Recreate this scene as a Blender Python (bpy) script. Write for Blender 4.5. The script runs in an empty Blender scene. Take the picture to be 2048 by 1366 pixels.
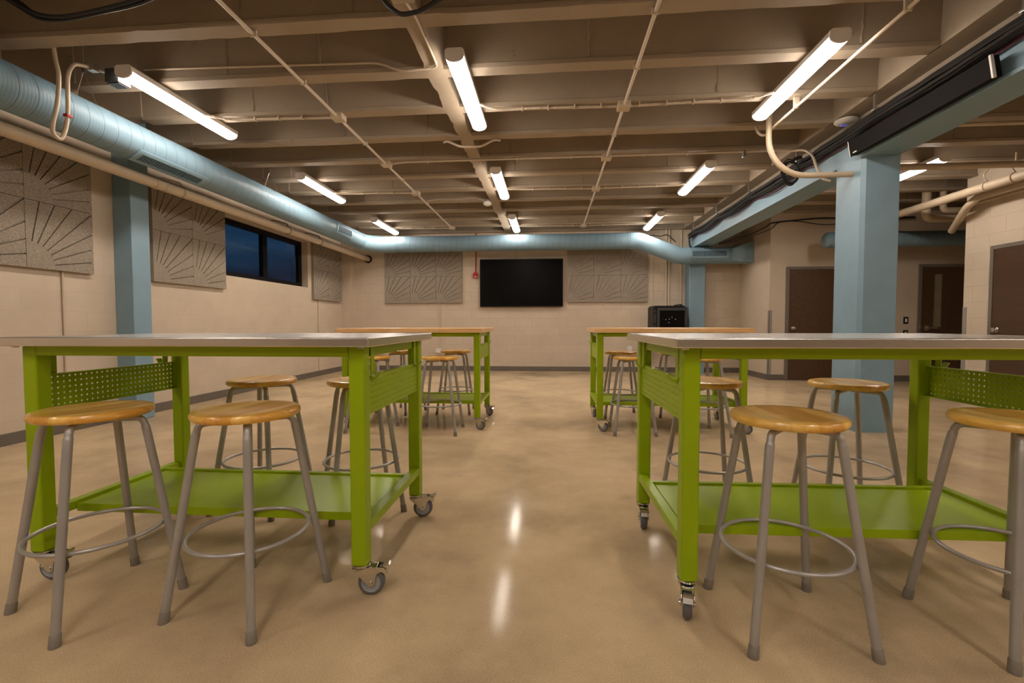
import bpy, bmesh, math, random
from mathutils import Vector, Matrix

random.seed(7)
PI = math.pi
SC = bpy.context.scene
COL = SC.collection

# ------------------------------------------------------------------ camera, world, exposure
EYE = 1.04
cam_d = bpy.data.cameras.new('camera')
cam = bpy.data.objects.new('camera', cam_d)
COL.objects.link(cam)
cam_d.sensor_fit = 'HORIZONTAL'
cam_d.sensor_width = 36.0
cam_d.lens = 920.0 / 2048.0 * 36.0
cam_d.clip_start = 0.05
cam_d.clip_end = 200
right = Vector((0.99658, 0.08259, -0.00113))
up = Vector((-0.00199, 0.03767, 0.99929))
fwd = Vector((-0.08258, 0.99587, -0.03771))
mw = Matrix.Identity(4)
for i in range(3):
    mw[i][0] = right[i]; mw[i][1] = up[i]; mw[i][2] = -fwd[i]
mw[0][3] = 0; mw[1][3] = 0; mw[2][3] = EYE
cam.matrix_world = mw
SC.camera = cam

SC.view_settings.view_transform = 'Standard'
SC.view_settings.look = 'None'
SC.view_settings.gamma = 1.0
SC.view_settings.use_curve_mapping = False
SC.view_settings.exposure = 0.0
LAMP_STRENGTH = 48.0
LAMP_COLOUR = (1.0, 0.875, 0.755)

world = bpy.data.worlds.new('dusk_sky')
SC.world = world
world.use_nodes = True
wn = world.node_tree
wn.nodes.clear()
w_out = wn.nodes.new('ShaderNodeOutputWorld')
w_bg = wn.nodes.new('ShaderNodeBackground')
w_tc = wn.nodes.new('ShaderNodeTexCoord')
w_map = wn.nodes.new('ShaderNodeMapping')
w_map.inputs['Scale'].default_value = (1.5, 1.5, 9.0)
w_noise = wn.nodes.new('ShaderNodeTexNoise')
w_noise.inputs['Scale'].default_value = 1.6
w_noise.inputs['Detail'].default_value = 5
w_ramp = wn.nodes.new('ShaderNodeValToRGB')
w_ramp.color_ramp.elements[0].position = 0.35
w_ramp.color_ramp.elements[0].color = (0.003, 0.014, 0.045, 1)
w_ramp.color_ramp.elements[1].position = 0.72
w_ramp.color_ramp.elements[1].color = (0.03, 0.085, 0.17, 1)
wn.links.new(w_tc.outputs['Generated'], w_map.inputs['Vector'])
wn.links.new(w_map.outputs['Vector'], w_noise.inputs['Vector'])
wn.links.new(w_noise.outputs['Fac'], w_ramp.inputs['Fac'])
wn.links.new(w_ramp.outputs['Color'], w_bg.inputs['Color'])
w_bg.inputs['Strength'].default_value = 0.55
wn.links.new(w_bg.outputs['Background'], w_out.inputs['Surface'])


# ------------------------------------------------------------------ mesh helpers
class MB:
    """collects shapes, builds one mesh object"""
    def __init__(s):
        s.v = []; s.f = []; s.wn = False

    def add(s, verts, faces):
        o = len(s.v)
        s.v.extend([tuple(p) for p in verts])
        s.f.extend([tuple(i + o for i in f) for f in faces])
        return s

    def box(s, x0, x1, y0, y1, z0, z1, bev=0.0, seg=2):
        if bev <= 0:
            vs = [(x, y, z) for x in (x0, x1) for y in (y0, y1) for z in (z0, z1)]
            fs = [(0, 1, 3, 2), (4, 6, 7, 5), (0, 4, 5, 1), (2, 3, 7, 6), (0, 2, 6, 4), (1, 5, 7, 3)]
            return s.add(vs, fs)
        s.wn = True
        bm = bmesh.new()
        bmesh.ops.create_cube(bm, size=1.0)
        for v in bm.verts:
            v.co.x = (x0 + x1) / 2 + v.co.x * (x1 - x0)
            v.co.y = (y0 + y1) / 2 + v.co.y * (y1 - y0)
            v.co.z = (z0 + z1) / 2 + v.co.z * (z1 - z0)
        bmesh.ops.bevel(bm, geom=list(bm.edges), offset=bev, segments=seg, profile=0.5, affect='EDGES')
        return s.bm(bm)

    def bm(s, bm, M=None):
        bm.verts.index_update()
        vs = [(M @ v.co if M else v.co.copy()) for v in bm.verts]
        fs = [[v.index for v in f.verts] for f in bm.faces]
        bm.free()
        return s.add(vs, fs)

    def tube(s, path, r, seg=10, cap=True, closed=False):
        P = [Vector(p) for p in path]
        n = len(P)
        rad = r if isinstance(r, (list, tuple)) else [r] * n
        T = []
        for i in range(n):
            if closed:
                d = P[(i + 1) % n] - P[i - 1]
            else:
                d = P[min(i + 1, n - 1)] - P[max(i - 1, 0)]
            T.append(d.normalized())
        a = Vector((0, 0, 1)) if abs(T[0].z) < 0.9 else Vector((1, 0, 0))
        N = (a - T[0] * a.dot(T[0])).normalized()
        vs = []
        for i in range(n):
            N = (N - T[i] * N.dot(T[i])).normalized()
            B = T[i].cross(N)
            for k in range(seg):
                an = 2 * PI * k / seg
                vs.append(P[i] + (N * math.cos(an) + B * math.sin(an)) * rad[i])
        fs = []
        m = n if closed else n - 1
        for i in range(m):
            j = (i + 1) % n
            for k in range(seg):
                k2 = (k + 1) % seg
                fs.append((i * seg + k, i * seg + k2, j * seg + k2, j * seg + k))
        if cap and not closed:
            fs.append(tuple(range(seg - 1, -1, -1)))
            fs.append(tuple((n - 1) * seg + k for k in range(seg)))
        return s.add(vs, fs)

    def cyl(s, p0, p1, r, seg=20, r2=None):
        return s.tube([p0, p1], [r, r if r2 is None else r2], seg)

    def lathe(s, prof, seg=40, M=None):
        """prof: list of (r, z), about z"""
        vs = []; fs = []
        rows = []
        for (r, z) in prof:
            if r < 1e-6:
                rows.append([len(vs)]); vs.append((0, 0, z))
            else:
                row = []
                for k in range(seg):
                    an = 2 * PI * k / seg
                    row.append(len(vs)); vs.append((r * math.cos(an), r * math.sin(an), z))
                rows.append(row)
        for a, b in zip(rows[:-1], rows[1:]):
            for k in range(seg):
                k2 = (k + 1) % seg
                if len(a) == 1 and len(b) == 1: continue
                if len(a) == 1: fs.append((a[0], b[k2], b[k]))
                elif len(b) == 1: fs.append((a[k], a[k2], b[0]))
                else: fs.append((a[k], a[k2], b[k2], b[k]))
        if M: vs = [M @ Vector(v) for v in vs]
        return s.add(vs, fs)

    def prism(s, poly, h0, h1, M=None):
        """poly of (a,b) extruded from h0 to h1 along the third axis"""
        n = len(poly)
        vs = [(a, b, h0) for a, b in poly] + [(a, b, h1) for a, b in poly]
        fs = [tuple(range(n - 1, -1, -1)), tuple(range(n, 2 * n))]
        for i in range(n):
            j = (i + 1) % n
            fs.append((i, j, n + j, n + i))
        if M: vs = [M @ Vector(v) for v in vs]
        return s.add(vs, fs)

    def mesh(s, name, mat, smooth=True, angle=35):
        me = bpy.data.meshes.new(name)
        me.from_pydata([tuple(v) for v in s.v], [], s.f)
        bm = bmesh.new(); bm.from_mesh(me)
        bmesh.ops.recalc_face_normals(bm, faces=bm.faces)
        bm.to_mesh(me); bm.free()
        if smooth:
            me.polygons.foreach_set('use_smooth', [True] * len(me.polygons))
            me.set_sharp_from_angle(angle=math.radians(angle))
        me.materials.append(mat)
        me.update()
        return me

    def build(s, name, mat, parent=None, smooth=True, angle=35, loc=None):
        o = bpy.data.objects.new(name, s.mesh(name, mat, smooth, angle))
        COL.objects.link(o)
        if parent is not None: o.parent = parent
        if loc is not None: o.location = loc
        if s.wn and smooth:
            w = o.modifiers.new('weighted_normal', 'WEIGHTED_NORMAL'); w.keep_sharp = True; w.weight = 100
        return o


def tag(o, label=None, cat=None, group=None, kind=None):
    if label: o['label'] = label
    if cat: o['category'] = cat
    if group: o['group'] = group
    if kind: o['kind'] = kind
    return o


def empty(name, loc=(0, 0, 0), rz=0.0, parent=None):
    o = bpy.data.objects.new(name, None)
    o.empty_display_size = 0.1
    COL.objects.link(o)
    o.location = loc
    o.rotation_euler = (0, 0, rz)
    if parent is not None: o.parent = parent
    return o


def copy_tree(o, parent=None):
    c = o.copy()
    COL.objects.link(c)
    c.parent = parent
    for ch in list(o.children):
        copy_tree(ch, c)
    return c


def fillet(pts, r, n=6):
    """polyline with rounded corners"""
    P = [Vector(p) for p in pts]
    out = [P[0]]
    for i in range(1, len(P) - 1):
        a, b, c = P[i - 1], P[i], P[i + 1]
        d1 = (a - b); d2 = (c - b)
        l = min(r, d1.length * 0.49, d2.length * 0.49)
        p0 = b + d1.normalized() * l
        p1 = b + d2.normalized() * l
        for k in range(n + 1):
            t = k / n
            out.append(p0 * (1 - t) ** 2 + b * 2 * t * (1 - t) + p1 * t * t)
    out.append(P[-1])
    return out


def smooth_path(pts, n=8):
    """Catmull-Rom through points"""
    P = [Vector(p) for p in pts]
    Q = [P[0] * 2 - P[1]] + P + [P[-1] * 2 - P[-2]]
    out = []
    for i in range(1, len(Q) - 2):
        p0, p1, p2, p3 = Q[i - 1], Q[i], Q[i + 1], Q[i + 2]
        for k in range(n):
            t = k / n
            out.append(0.5 * ((2 * p1) + (p2 - p0) * t + (2 * p0 - 5 * p1 + 4 * p2 - p3) * t * t + (3 * p1 - p0 - 3 * p2 + p3) * t ** 3))
    out.append(P[-1])
    return out


# ------------------------------------------------------------------ materials
def new_mat(name):
    m = bpy.data.materials.new(name)
    m.use_nodes = True
    nt = m.node_tree
    nt.nodes.clear()
    out = nt.nodes.new('ShaderNodeOutputMaterial')
    b = nt.nodes.new('ShaderNodeBsdfPrincipled')
    nt.links.new(b.outputs['BSDF'], out.inputs['Surface'])
    return m, nt, b


def nd(nt, typ, **kw):
    n = nt.nodes.new(typ)
    for k, v in kw.items():
        if hasattr(n, k) and not k[0].isupper():
            setattr(n, k, v)
        else:
            n.inputs[k.replace('_', ' ')].default_value = v
    return n


def noise(nt, vec, scale, detail=4, rough=0.55, stretch=None):
    src = vec
    if stretch:
        mp = nt.nodes.new('ShaderNodeMapping')
        mp.inputs['Scale'].default_value = stretch
        nt.links.new(vec, mp.inputs['Vector'])
        src = mp.outputs['Vector']
    n = nt.nodes.new('ShaderNodeTexNoise')
    n.inputs['Scale'].default_value = scale
    n.inputs['Detail'].default_value = detail
    n.inputs['Roughness'].default_value = rough
    nt.links.new(src, n.inputs['Vector'])
    return n


def ramp(nt, fac, stops):
    r = nt.nodes.new('ShaderNodeValToRGB')
    cr = r.color_ramp
    while len(cr.elements) < len(stops): cr.elements.new(0.5)
    for e, (p, c) in zip(cr.elements, stops):
        e.position = p
        e.color = (c[0], c[1], c[2], 1)
    nt.links.new(fac, r.inputs['Fac'])
    return r


def mixc(nt, fac, a, b, mode='MIX'):
    m = nt.nodes.new('ShaderNodeMix')
    m.data_type = 'RGBA'
    m.blend_type = mode
    for sock, val in ((m.inputs[0], fac), (m.inputs[6], a), (m.inputs[7], b)):
        if hasattr(val, 'links'): nt.links.new(val, sock)
        elif isinstance(val, (int, float)): sock.default_value = val
        else: sock.default_value = (val[0], val[1], val[2], 1)
    return m.outputs[2]


def bump(nt, b, height, strength=0.3, dist=0.01, chain=None):
    n = nt.nodes.new('ShaderNodeBump')
    n.inputs['Strength'].default_value = strength
    n.inputs['Distance'].default_value = dist
    nt.links.new(height, n.inputs['Height'])
    if chain is not None: nt.links.new(chain, n.inputs['Normal'])
    nt.links.new(n.outputs['Normal'], b.inputs['Normal'])
    return n.outputs['Normal']


def objco(nt):
    return nt.nodes.new('ShaderNodeTexCoord').outputs['Object']


def scale_col(c, k):
    return tuple(x * k for x in c)


def paint(name, col, rough=0.5, var=0.12, nscale=6.0, bscale=60.0, bstr=0.1, spec=0.5, metal=0.0):
    m, nt, b = new_mat(name)
    co = objco(nt)
    n = noise(nt, co, nscale, 5)
    r = ramp(nt, n.outputs['Fac'], [(0.3, scale_col(col, 1 - var)), (0.7, scale_col(col, 1 + var))])
    nt.links.new(r.outputs['Color'], b.inputs['Base Color'])
    b.inputs['Roughness'].default_value = rough
    b.inputs['Specular IOR Level'].default_value = spec
    b.inputs['Metallic'].default_value = metal
    if bstr > 0:
        n2 = noise(nt, co, bscale, 3)
        bump(nt, b, n2.outputs['Fac'], bstr, 0.004)
    return m


def block_wall(name, col, axis, strength=0.5, course=0.1945, width=0.389, shift=0.0):
    """painted concrete block: axis = normal of the wall"""
    m, nt, b = new_mat(name)
    co = objco(nt)
    sep = nt.nodes.new('ShaderNodeSeparateXYZ'); nt.links.new(co, sep.inputs[0])
    com = nt.nodes.new('ShaderNodeCombineXYZ')
    nt.links.new(sep.outputs['Y' if axis == 'X' else 'X'], com.inputs['X'])
    ad = nt.nodes.new('ShaderNodeMath'); ad.operation = 'ADD'; ad.inputs[1].default_value = shift
    nt.links.new(sep.outputs['Z'], ad.inputs[0])
    nt.links.new(ad.outputs[0], com.inputs['Y'])
    br = nt.nodes.new('ShaderNodeTexBrick')
    br.inputs['Scale'].default_value = 1.0
    br.inputs['Mortar Size'].default_value = 0.005
    br.inputs['Mortar Smooth'].default_value = 0.6
    br.inputs['Brick Width'].default_value = width
    br.inputs['Row Height'].default_value = course
    br.inputs['Color1'].default_value = (0, 0, 0, 1)
    br.inputs['Color2'].default_value = (1, 1, 1, 1)
    br.offset = 0.5
    nt.links.new(com.outputs[0], br.inputs['Vector'])
    n = noise(nt, co, 3.0, 5)
    base = ramp(nt, n.outputs['Fac'], [(0.3, scale_col(col, 0.95)), (0.7, scale_col(col, 1.05))]).outputs['Color']
    tint = mixc(nt, 0.025, base, br.outputs['Color'], 'OVERLAY')
    c2 = mixc(nt, br.outputs['Fac'], tint, scale_col(col, 0.90 if strength > 0.3 else 0.95))
    nt.links.new(c2, b.inputs['Base Color'])
    b.inputs['Roughness'].default_value = 0.5
    inv = nt.nodes.new('ShaderNodeMath'); inv.operation = 'SUBTRACT'; inv.inputs[0].default_value = 1.0
    nt.links.new(br.outputs['Fac'], inv.inputs[1])
    ch = bump(nt, b, inv.outputs[0], strength, 0.006)
    n2 = noise(nt, co, 70.0, 4)
    bump(nt, b, n2.outputs['Fac'], 0.12, 0.004, ch)
    return m


CREAM = (0.56, 0.465, 0.36)
TAN = (0.35, 0.285, 0.213)
BLUE = (0.205, 0.32, 0.40)
M = {}
M['wall_left'] = block_wall('cream_wall_paint', CREAM, 'X', 0.12)
M['wall_x'] = block_wall('cream_block_paint', CREAM, 'X', 0.5, 0.2215, 0.443)
M['wall_y'] = block_wall('cream_block_paint', CREAM, 'Y', 0.5)
M['wall_plain'] = paint('cream_plain_paint', CREAM, 0.55, 0.04, 3, 60, 0.1)
M['blue'] = paint('blue_paint', BLUE, 0.46, 0.05, 5, 40, 0.15, 0.4)
M['base'] = paint('grey_rubber_base', (0.135, 0.115, 0.095), 0.45, 0.06, 6, 50, 0.02)
M['pipe'] = paint('tan_pipe_paint', (0.50, 0.405, 0.29), 0.45, 0.06, 8, 50, 0.05)
M['conduit'] = paint('tan_conduit_paint', (0.56, 0.47, 0.36), 0.42, 0.05, 8, 50, 0.03)
M['speaker'] = paint('black_speaker_cloth', (0.008, 0.007, 0.007), 0.85, 0.1, 8, 200, 0.1, 0.15)
M['black'] = paint('black_plastic', (0.010, 0.009, 0.009), 0.45, 0.1, 8, 60, 0.02, 0.25)
M['cable'] = paint('black_cable', (0.014, 0.014, 0.016), 0.5, 0.1, 8, 60, 0.0)
M['redcable'] = paint('red_cable', (0.11, 0.018, 0.03), 0.45, 0.1, 8, 60, 0.0)
M['red'] = paint('red_enamel', (0.38, 0.012, 0.01), 0.35, 0.08, 8, 60, 0.0)
M['white'] = paint('white_plastic', (0.72, 0.70, 0.66), 0.4, 0.03, 8, 60, 0.0)
M['lampbody'] = paint('lamp_housing', (0.70, 0.66, 0.62), 0.45, 0.03, 8, 60, 0.0)
M['lampcap'] = paint('lamp_end_cap', (0.82, 0.77, 0.72), 0.5, 0.03, 8, 60, 0.0)
M['green'] = paint('green_powder_coat', (0.29, 0.41, 0.003), 0.33, 0.03, 5, 300, 0.0, 0.25)
M['legmetal'] = paint('grey_leg_enamel', (0.385, 0.365, 0.345), 0.36, 0.08, 8, 90, 0.03, 0.5, 0.35)
M['footrub'] = paint('grey_foot_rubber', (0.24, 0.21, 0.175), 0.7, 0.1, 8, 90, 0.05)
M['chrome'] = paint('zinc_plate', (0.68, 0.66, 0.62), 0.2, 0.05, 12, 90, 0.02, 0.5, 1.0)
M['galv'] = paint('galvanised_clip', (0.55, 0.54, 0.52), 0.3, 0.08, 12, 90, 0.02, 0.5, 0.9)
M['tyre'] = paint('grey_castor_tread', (0.12, 0.115, 0.115), 0.45, 0.05, 8, 90, 0.02)
M['hub'] = paint('grey_castor_hub', (0.33, 0.33, 0.34), 0.4, 0.05, 8, 90, 0.0)
M['frame'] = paint('black_window_frame', (0.006, 0.006, 0.007), 0.5, 0.1, 8, 60, 0.02, 0.12)
M['doorframe'] = paint('grey_door_frame', (0.16, 0.135, 0.11), 0.4, 0.05, 8, 60, 0.02)
M['guard'] = paint('grey_corner_guard', (0.27, 0.25, 0.225), 0.4, 0.04, 8, 60, 0.0)
M['silver'] = paint('brushed_handle', (0.62, 0.59, 0.54), 0.28, 0.05, 12, 90, 0.02, 0.5, 1.0)
M['darkgrey'] = paint('dark_grey_box', (0.03, 0.03, 0.033), 0.45, 0.06, 8, 60, 0.02)
M['grille'] = paint('grille_dark_blue', (0.06, 0.105, 0.14), 0.5, 0.06, 8, 60, 0.0)
M['ledblue'], _nt, _b = new_mat('blue_indicator')
_b.inputs['Base Color'].default_value = (0.05, 0.1, 0.8, 1)
_b.inputs['Emission Color'].default_value = (0.12, 0.14, 1.0, 1)
_b.inputs['Emission Strength'].default_value = 0.8
M['ledwhite'], _nt, _b = new_mat('white_indicator')
_b.inputs['Base Color'].default_value = (0.7, 0.7, 0.7, 1)
_b.inputs['Emission Color'].default_value = (0.9, 0.95, 1.0, 1)
_b.inputs['Emission Strength'].default_value = 0.5

# lamp lens
M['lens'], _nt, _b = new_mat('lit_lamp_lens')
_b.inputs['Base Color'].default_value = (0.8, 0.8, 0.8, 1)
_b.inputs['Emission Color'].default_value = (*LAMP_COLOUR, 1)
_b.inputs['Emission Strength'].default_value = LAMP_STRENGTH

# raw painted concrete ceiling
m, nt, b = new_mat('painted_concrete_joists')
co = objco(nt)
n1 = noise(nt, co, 2.2, 6, 0.6)
n2 = noise(nt, co, 45, 6, 0.7)
n3 = noise(nt, co, 9, 4, 0.6)
c = ramp(nt, n1.outputs['Fac'], [(0.25, scale_col(TAN, 0.86)), (0.75, scale_col(TAN, 1.08))]).outputs['Color']
pits = ramp(nt, n3.outputs['Fac'], [(0.26, (0.55, 0.5, 0.45)), (0.31, (1, 1, 1))]).outputs['Color']
c = mixc(nt, 0.6, c, pits, 'MULTIPLY')
nt.links.new(c, b.inputs['Base Color'])
b.inputs['Roughness'].default_value = 0.62
b.inputs['Specular IOR Level'].default_value = 0.35
ch = bump(nt, b, n3.outputs['Fac'], 0.25, 0.01)
bump(nt, b, n2.outputs['Fac'], 0.35, 0.005, ch)
M['ceiling'] = m

# polished concrete floor
m, nt, b = new_mat('polished_concrete')
co = objco(nt)
n1 = noise(nt, co, 0.9, 6, 0.62)
n2 = noise(nt, co, 6.0, 6, 0.65)
n3 = noise(nt, co, 230, 3, 0.6)
n4 = noise(nt, co, 0.45, 3, 0.5)
FL = (0.66, 0.50, 0.315)
c = ramp(nt, n1.outputs['Fac'], [(0.25, scale_col(FL, 0.66)), (0.5, FL), (0.75, scale_col(FL, 1.12))]).outputs['Color']
c2 = ramp(nt, n2.outputs['Fac'], [(0.3, (0.86, 0.85, 0.84)), (0.65, (1.0, 1.0, 1.0))]).outputs['Color']
c = mixc(nt, 0.8, c, c2, 'MULTIPLY')
c3 = ramp(nt, n3.outputs['Fac'], [(0.36, (0.74, 0.72, 0.70)), (0.64, (1.1, 1.1, 1.08))]).outputs['Color']
c = mixc(nt, 0.7, c, c3, 'MULTIPLY')
c4 = ramp(nt, n4.outputs['Fac'], [(0.36, (0.80, 0.79, 0.79)), (0.56, (1, 1, 1))]).outputs['Color']
c = mixc(nt, 1.0, c, c4, 'MULTIPLY')
n5 = noise(nt, co, 2.3, 5, 0.6)
c5 = ramp(nt, n5.outputs['Fac'], [(0.30, (0.74, 0.76, 0.80)), (0.42, (1, 1, 1))]).outputs['Color']
c = mixc(nt, 0.55, c, c5, 'MULTIPLY')
nt.links.new(c, b.inputs['Base Color'])
rr = ramp(nt, n2.outputs['Fac'], [(0.3, (0.09, 0.09, 0.09)), (0.7, (0.13, 0.13, 0.13))])
nt.links.new(rr.outputs['Color'], b.inputs['Roughness'])
b.inputs['Specular IOR Level'].default_value = 0.045
M['floor'] = m


def duct_mat(name, axis):
    m, nt, b = new_mat(name)
    co = objco(nt)
    sep = nt.nodes.new('ShaderNodeSeparateXYZ'); nt.links.new(co, sep.inputs[0])
    al = sep.outputs[axis]
    o1, o2 = ('X', 'Z') if axis == 'Y' else ('Y', 'Z')
    at = nt.nodes.new('ShaderNodeMath'); at.operation = 'ARCTAN2'
    nt.links.new(sep.outputs[o2], at.inputs[0]); nt.links.new(sep.outputs[o1], at.inputs[1])
    pitch = 0.125
    k = nt.nodes.new('ShaderNodeMath'); k.operation = 'MULTIPLY_ADD'
    nt.links.new(at.outputs[0], k.inputs[0]); k.inputs[1].default_value = pitch / (2 * PI)
    nt.links.new(al, k.inputs[2])
    def band(p, w):
        d = nt.nodes.new('ShaderNodeMath'); d.operation = 'DIVIDE'; d.inputs[1].default_value = p
        nt.links.new(k.outputs[0], d.inputs[0])
        fr = nt.nodes.new('ShaderNodeMath'); fr.operation = 'FRACT'
        nt.links.new(d.outputs[0], fr.inputs[0])
        pp = nt.nodes.new('ShaderNodeMath'); pp.operation = 'PINGPONG'; pp.inputs[1].default_value = 0.5
        nt.links.new(fr.outputs[0], pp.inputs[0])
        mr = nt.nodes.new('ShaderNodeMapRange'); mr.inputs['From Max'].default_value = w
        mr.interpolation_type = 'SMOOTHSTEP'
        nt.links.new(pp.outputs[0], mr.inputs['Value'])
        return mr.outputs[0]
    seam = band(pitch, 0.03)
    rib = band(pitch / 5, 0.5)
    n = noise(nt, co, 4, 4)
    c = ramp(nt, n.outputs['Fac'], [(0.3, scale_col(BLUE, 0.80)), (0.7, scale_col(BLUE, 0.90))]).outputs['Color']
    c = mixc(nt, seam, scale_col(BLUE, 0.36), c)
    nt.links.new(c, b.inputs['Base Color'])
    b.inputs['Roughness'].default_value = 0.46
    b.inputs['Specular IOR Level'].default_value = 0.35
    ch = bump(nt, b, seam, 0.5, 0.004)
    bump(nt, b, rib, 0.22, 0.003, ch)
    return m


M['duct_y'] = duct_mat('blue_spiral_duct', 'Y')
M['duct_x'] = duct_mat('blue_spiral_duct', 'X')

# acoustic wood wool
m, nt, b = new_mat('grey_wood_wool')
co = objco(nt)
n1 = noise(nt, co, 190, 3, 0.7)
n2 = noise(nt, co, 2.0, 4, 0.5)
c = ramp(nt, n1.outputs['Fac'], [(0.32, (0.13, 0.105, 0.08)), (0.5, (0.31, 0.26, 0.21)), (0.68, (0.52, 0.46, 0.385))]).outputs['Color']
c2 = ramp(nt, n2.outputs['Fac'], [(0.3, (0.92, 0.92, 0.92)), (0.7, (1, 1, 1))]).outputs['Color']
c = mixc(nt, 1.0, c, c2, 'MULTIPLY')
nt.links.new(c, b.inputs['Base Color'])
b.inputs['Roughness'].default_value = 0.9
b.inputs['Specular IOR Level'].default_value = 0.15
bump(nt, b, n1.outputs['Fac'], 0.7, 0.004)
M['tile'] = m


def wood_mat(name, c_dark, c_mid, c_light, strip=0.04, rough=0.2, axis='X', coat=0.4, contrast=1.0):
    """laminated strips running along axis"""
    m, nt, b = new_mat(name)
    co = objco(nt)
    sep = nt.nodes.new('ShaderNodeSeparateXYZ'); nt.links.new(co, sep.inputs[0])
    com = nt.nodes.new('ShaderNodeCombineXYZ')
    nt.links.new(sep.outputs[axis], com.inputs['X'])
    nt.links.new(sep.outputs['Y' if axis == 'X' else 'X'], com.inputs['Y'])
    br = nt.nodes.new('ShaderNodeTexBrick')
    br.inputs['Scale'].default_value = 1.0
    br.inputs['Mortar Size'].default_value = 0.0004
    br.inputs['Brick Width'].default_value = strip * 12
    br.inputs['Row Height'].default_value = strip
    br.inputs['Color1'].default_value = (0, 0, 0, 1)
    br.inputs['Color2'].default_value = (1, 1, 1, 1)
    br.inputs['Mortar'].default_value = (0.3, 0.3, 0.3, 1)
    br.offset = 0.37
    nt.links.new(com.outputs[0], br.inputs['Vector'])
    st = (6, 70, 70) if axis == 'X' else (70, 6, 70)
    n = noise(nt, co, 1.0, 5, 0.6, st)
    n2 = noise(nt, co, 1.0, 2, 0.5, (2.0, 14, 14) if axis == 'X' else (14, 2.0, 14))
    c = ramp(nt, br.outputs['Color'], [(0.0, c_dark), (0.5, c_mid), (1.0, c_light)]).outputs['Color']
    g = ramp(nt, n.outputs['Fac'], [(0.3, (0.72, 0.66, 0.58)), (0.65, (1.05, 1.05, 1.05))]).outputs['Color']
    c = mixc(nt, 0.6 * contrast, c, g, 'MULTIPLY')
    g2 = ramp(nt, n2.outputs['Fac'], [(0.35, (0.82, 0.78, 0.72)), (0.65, (1.06, 1.05, 1.02))]).outputs['Color']
    c = mixc(nt, 0.8, c, g2, 'MULTIPLY')
    nt.links.new(c, b.inputs['Base Color'])
    b.inputs['Roughness'].default_value = rough
    b.inputs['Coat Weight'].default_value = coat
    b.inputs['Coat Roughness'].default_value = 0.12
    return m


M['seat'] = wood_mat('lacquered_stool_wood', (0.72, 0.34, 0.05), (0.86, 0.49, 0.09), (0.93, 0.62, 0.17), 0.045, 0.3, 'Y', 0.35)
M['maple'] = wood_mat('maple_butcher_block', (0.80, 0.48, 0.21), (0.86, 0.54, 0.26), (0.90, 0.60, 0.31), 0.04, 0.4, 'X', 0.15, 0.6)
M['door'] = wood_mat('dark_walnut_veneer', (0.075, 0.038, 0.018), (0.082, 0.043, 0.021), (0.09, 0.048, 0.024), 3.0, 0.42, 'Y', 0.0, 0.5)

# stainless steel
m, nt, b = new_mat('brushed_stainless')
co = objco(nt)
n = noise(nt, co, 1.0, 2, 0.5, (0.8, 6, 6))
n2 = noise(nt, co, 2.6, 3, 0.5)
c = ramp(nt, n2.outputs['Fac'], [(0.3, (0.70, 0.67, 0.64)), (0.7, (0.78, 0.75, 0.72))]).outputs['Color']
nt.links.new(c, b.inputs['Base Color'])
b.inputs['Metallic'].default_value = 1.0
b.inputs['Roughness'].default_value = 0.27
M['steel'] = m

# television glass
m, nt, b = new_mat('dark_screen')
n = noise(nt, objco(nt), 3.0, 2)
c = ramp(nt, n.outputs['Fac'], [(0.3, (0.003, 0.003, 0.003)), (0.7, (0.006, 0.005, 0.005))])
nt.links.new(c.outputs['Color'], b.inputs['Base Color'])
b.inputs['Roughness'].default_value = 0.28
b.inputs['Specular IOR Level'].default_value = 0.06
M['screen'] = m

# window glass
m = bpy.data.materials.new('window_glass'); m.use_nodes = True
nt = m.node_tree; nt.nodes.clear()
out = nt.nodes.new('ShaderNodeOutputMaterial')
tr = nt.nodes.new('ShaderNodeBsdfTransparent'); tr.inputs['Color'].default_value = (0.85, 0.92, 0.95, 1)
gl = nt.nodes.new('ShaderNodeBsdfGlossy'); gl.inputs['Roughness'].default_value = 0.03
fr = nt.nodes.new('ShaderNodeFresnel'); fr.inputs['IOR'].default_value = 1.45
mx = nt.nodes.new('ShaderNodeMixShader')
gm = nt.nodes.new('ShaderNodeNewGeometry')
iv = nt.nodes.new('ShaderNodeMath'); iv.operation = 'SUBTRACT'; iv.inputs[0].default_value = 1.0
nt.links.new(gm.outputs['Backfacing'], iv.inputs[1])
ml = nt.nodes.new('ShaderNodeMath'); ml.operation = 'MULTIPLY'
nt.links.new(fr.outputs[0], ml.inputs[0]); nt.links.new(iv.outputs[0], ml.inputs[1])
nt.links.new(ml.outputs[0], mx.inputs[0]); nt.links.new(tr.outputs[0], mx.inputs[1]); nt.links.new(gl.outputs[0], mx.inputs[2])
nt.links.new(mx.outputs[0], out.inputs['Surface'])
M['glass'] = m
m, nt, b = new_mat('frosted_lite_glass')
n = noise(nt, objco(nt), 5.0, 2)
c = ramp(nt, n.outputs['Fac'], [(0.3, (0.20, 0.17, 0.11)), (0.7, (0.26, 0.22, 0.15))])
nt.links.new(c.outputs['Color'], b.inputs['Base Color'])
b.inputs['Roughness'].default_value = 0.3
M['lite'] = m

# ------------------------------------------------------------------ setting: shell
XL, YB, ZS = -4.66, 10.17, 3.46        # left wall face, back wall face, slab soffit
ZJ = 3.05                              # joist soffit
YF = -8.2                              # wall behind the camera
XA, YA = 4.02, 8.85                    # alcove corner and door wall
XR, YR = 5.8, 7.0                      # block wall on the right, its far end
XE = 8.3


def struct(name, mb, mat, label=None, cat=None, smooth=False, angle=35):
    o = mb.build(name, mat, None, smooth, angle)
    o['kind'] = 'structure'
    if label: o['label'] = label
    if cat: o['category'] = cat
    return o


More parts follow.
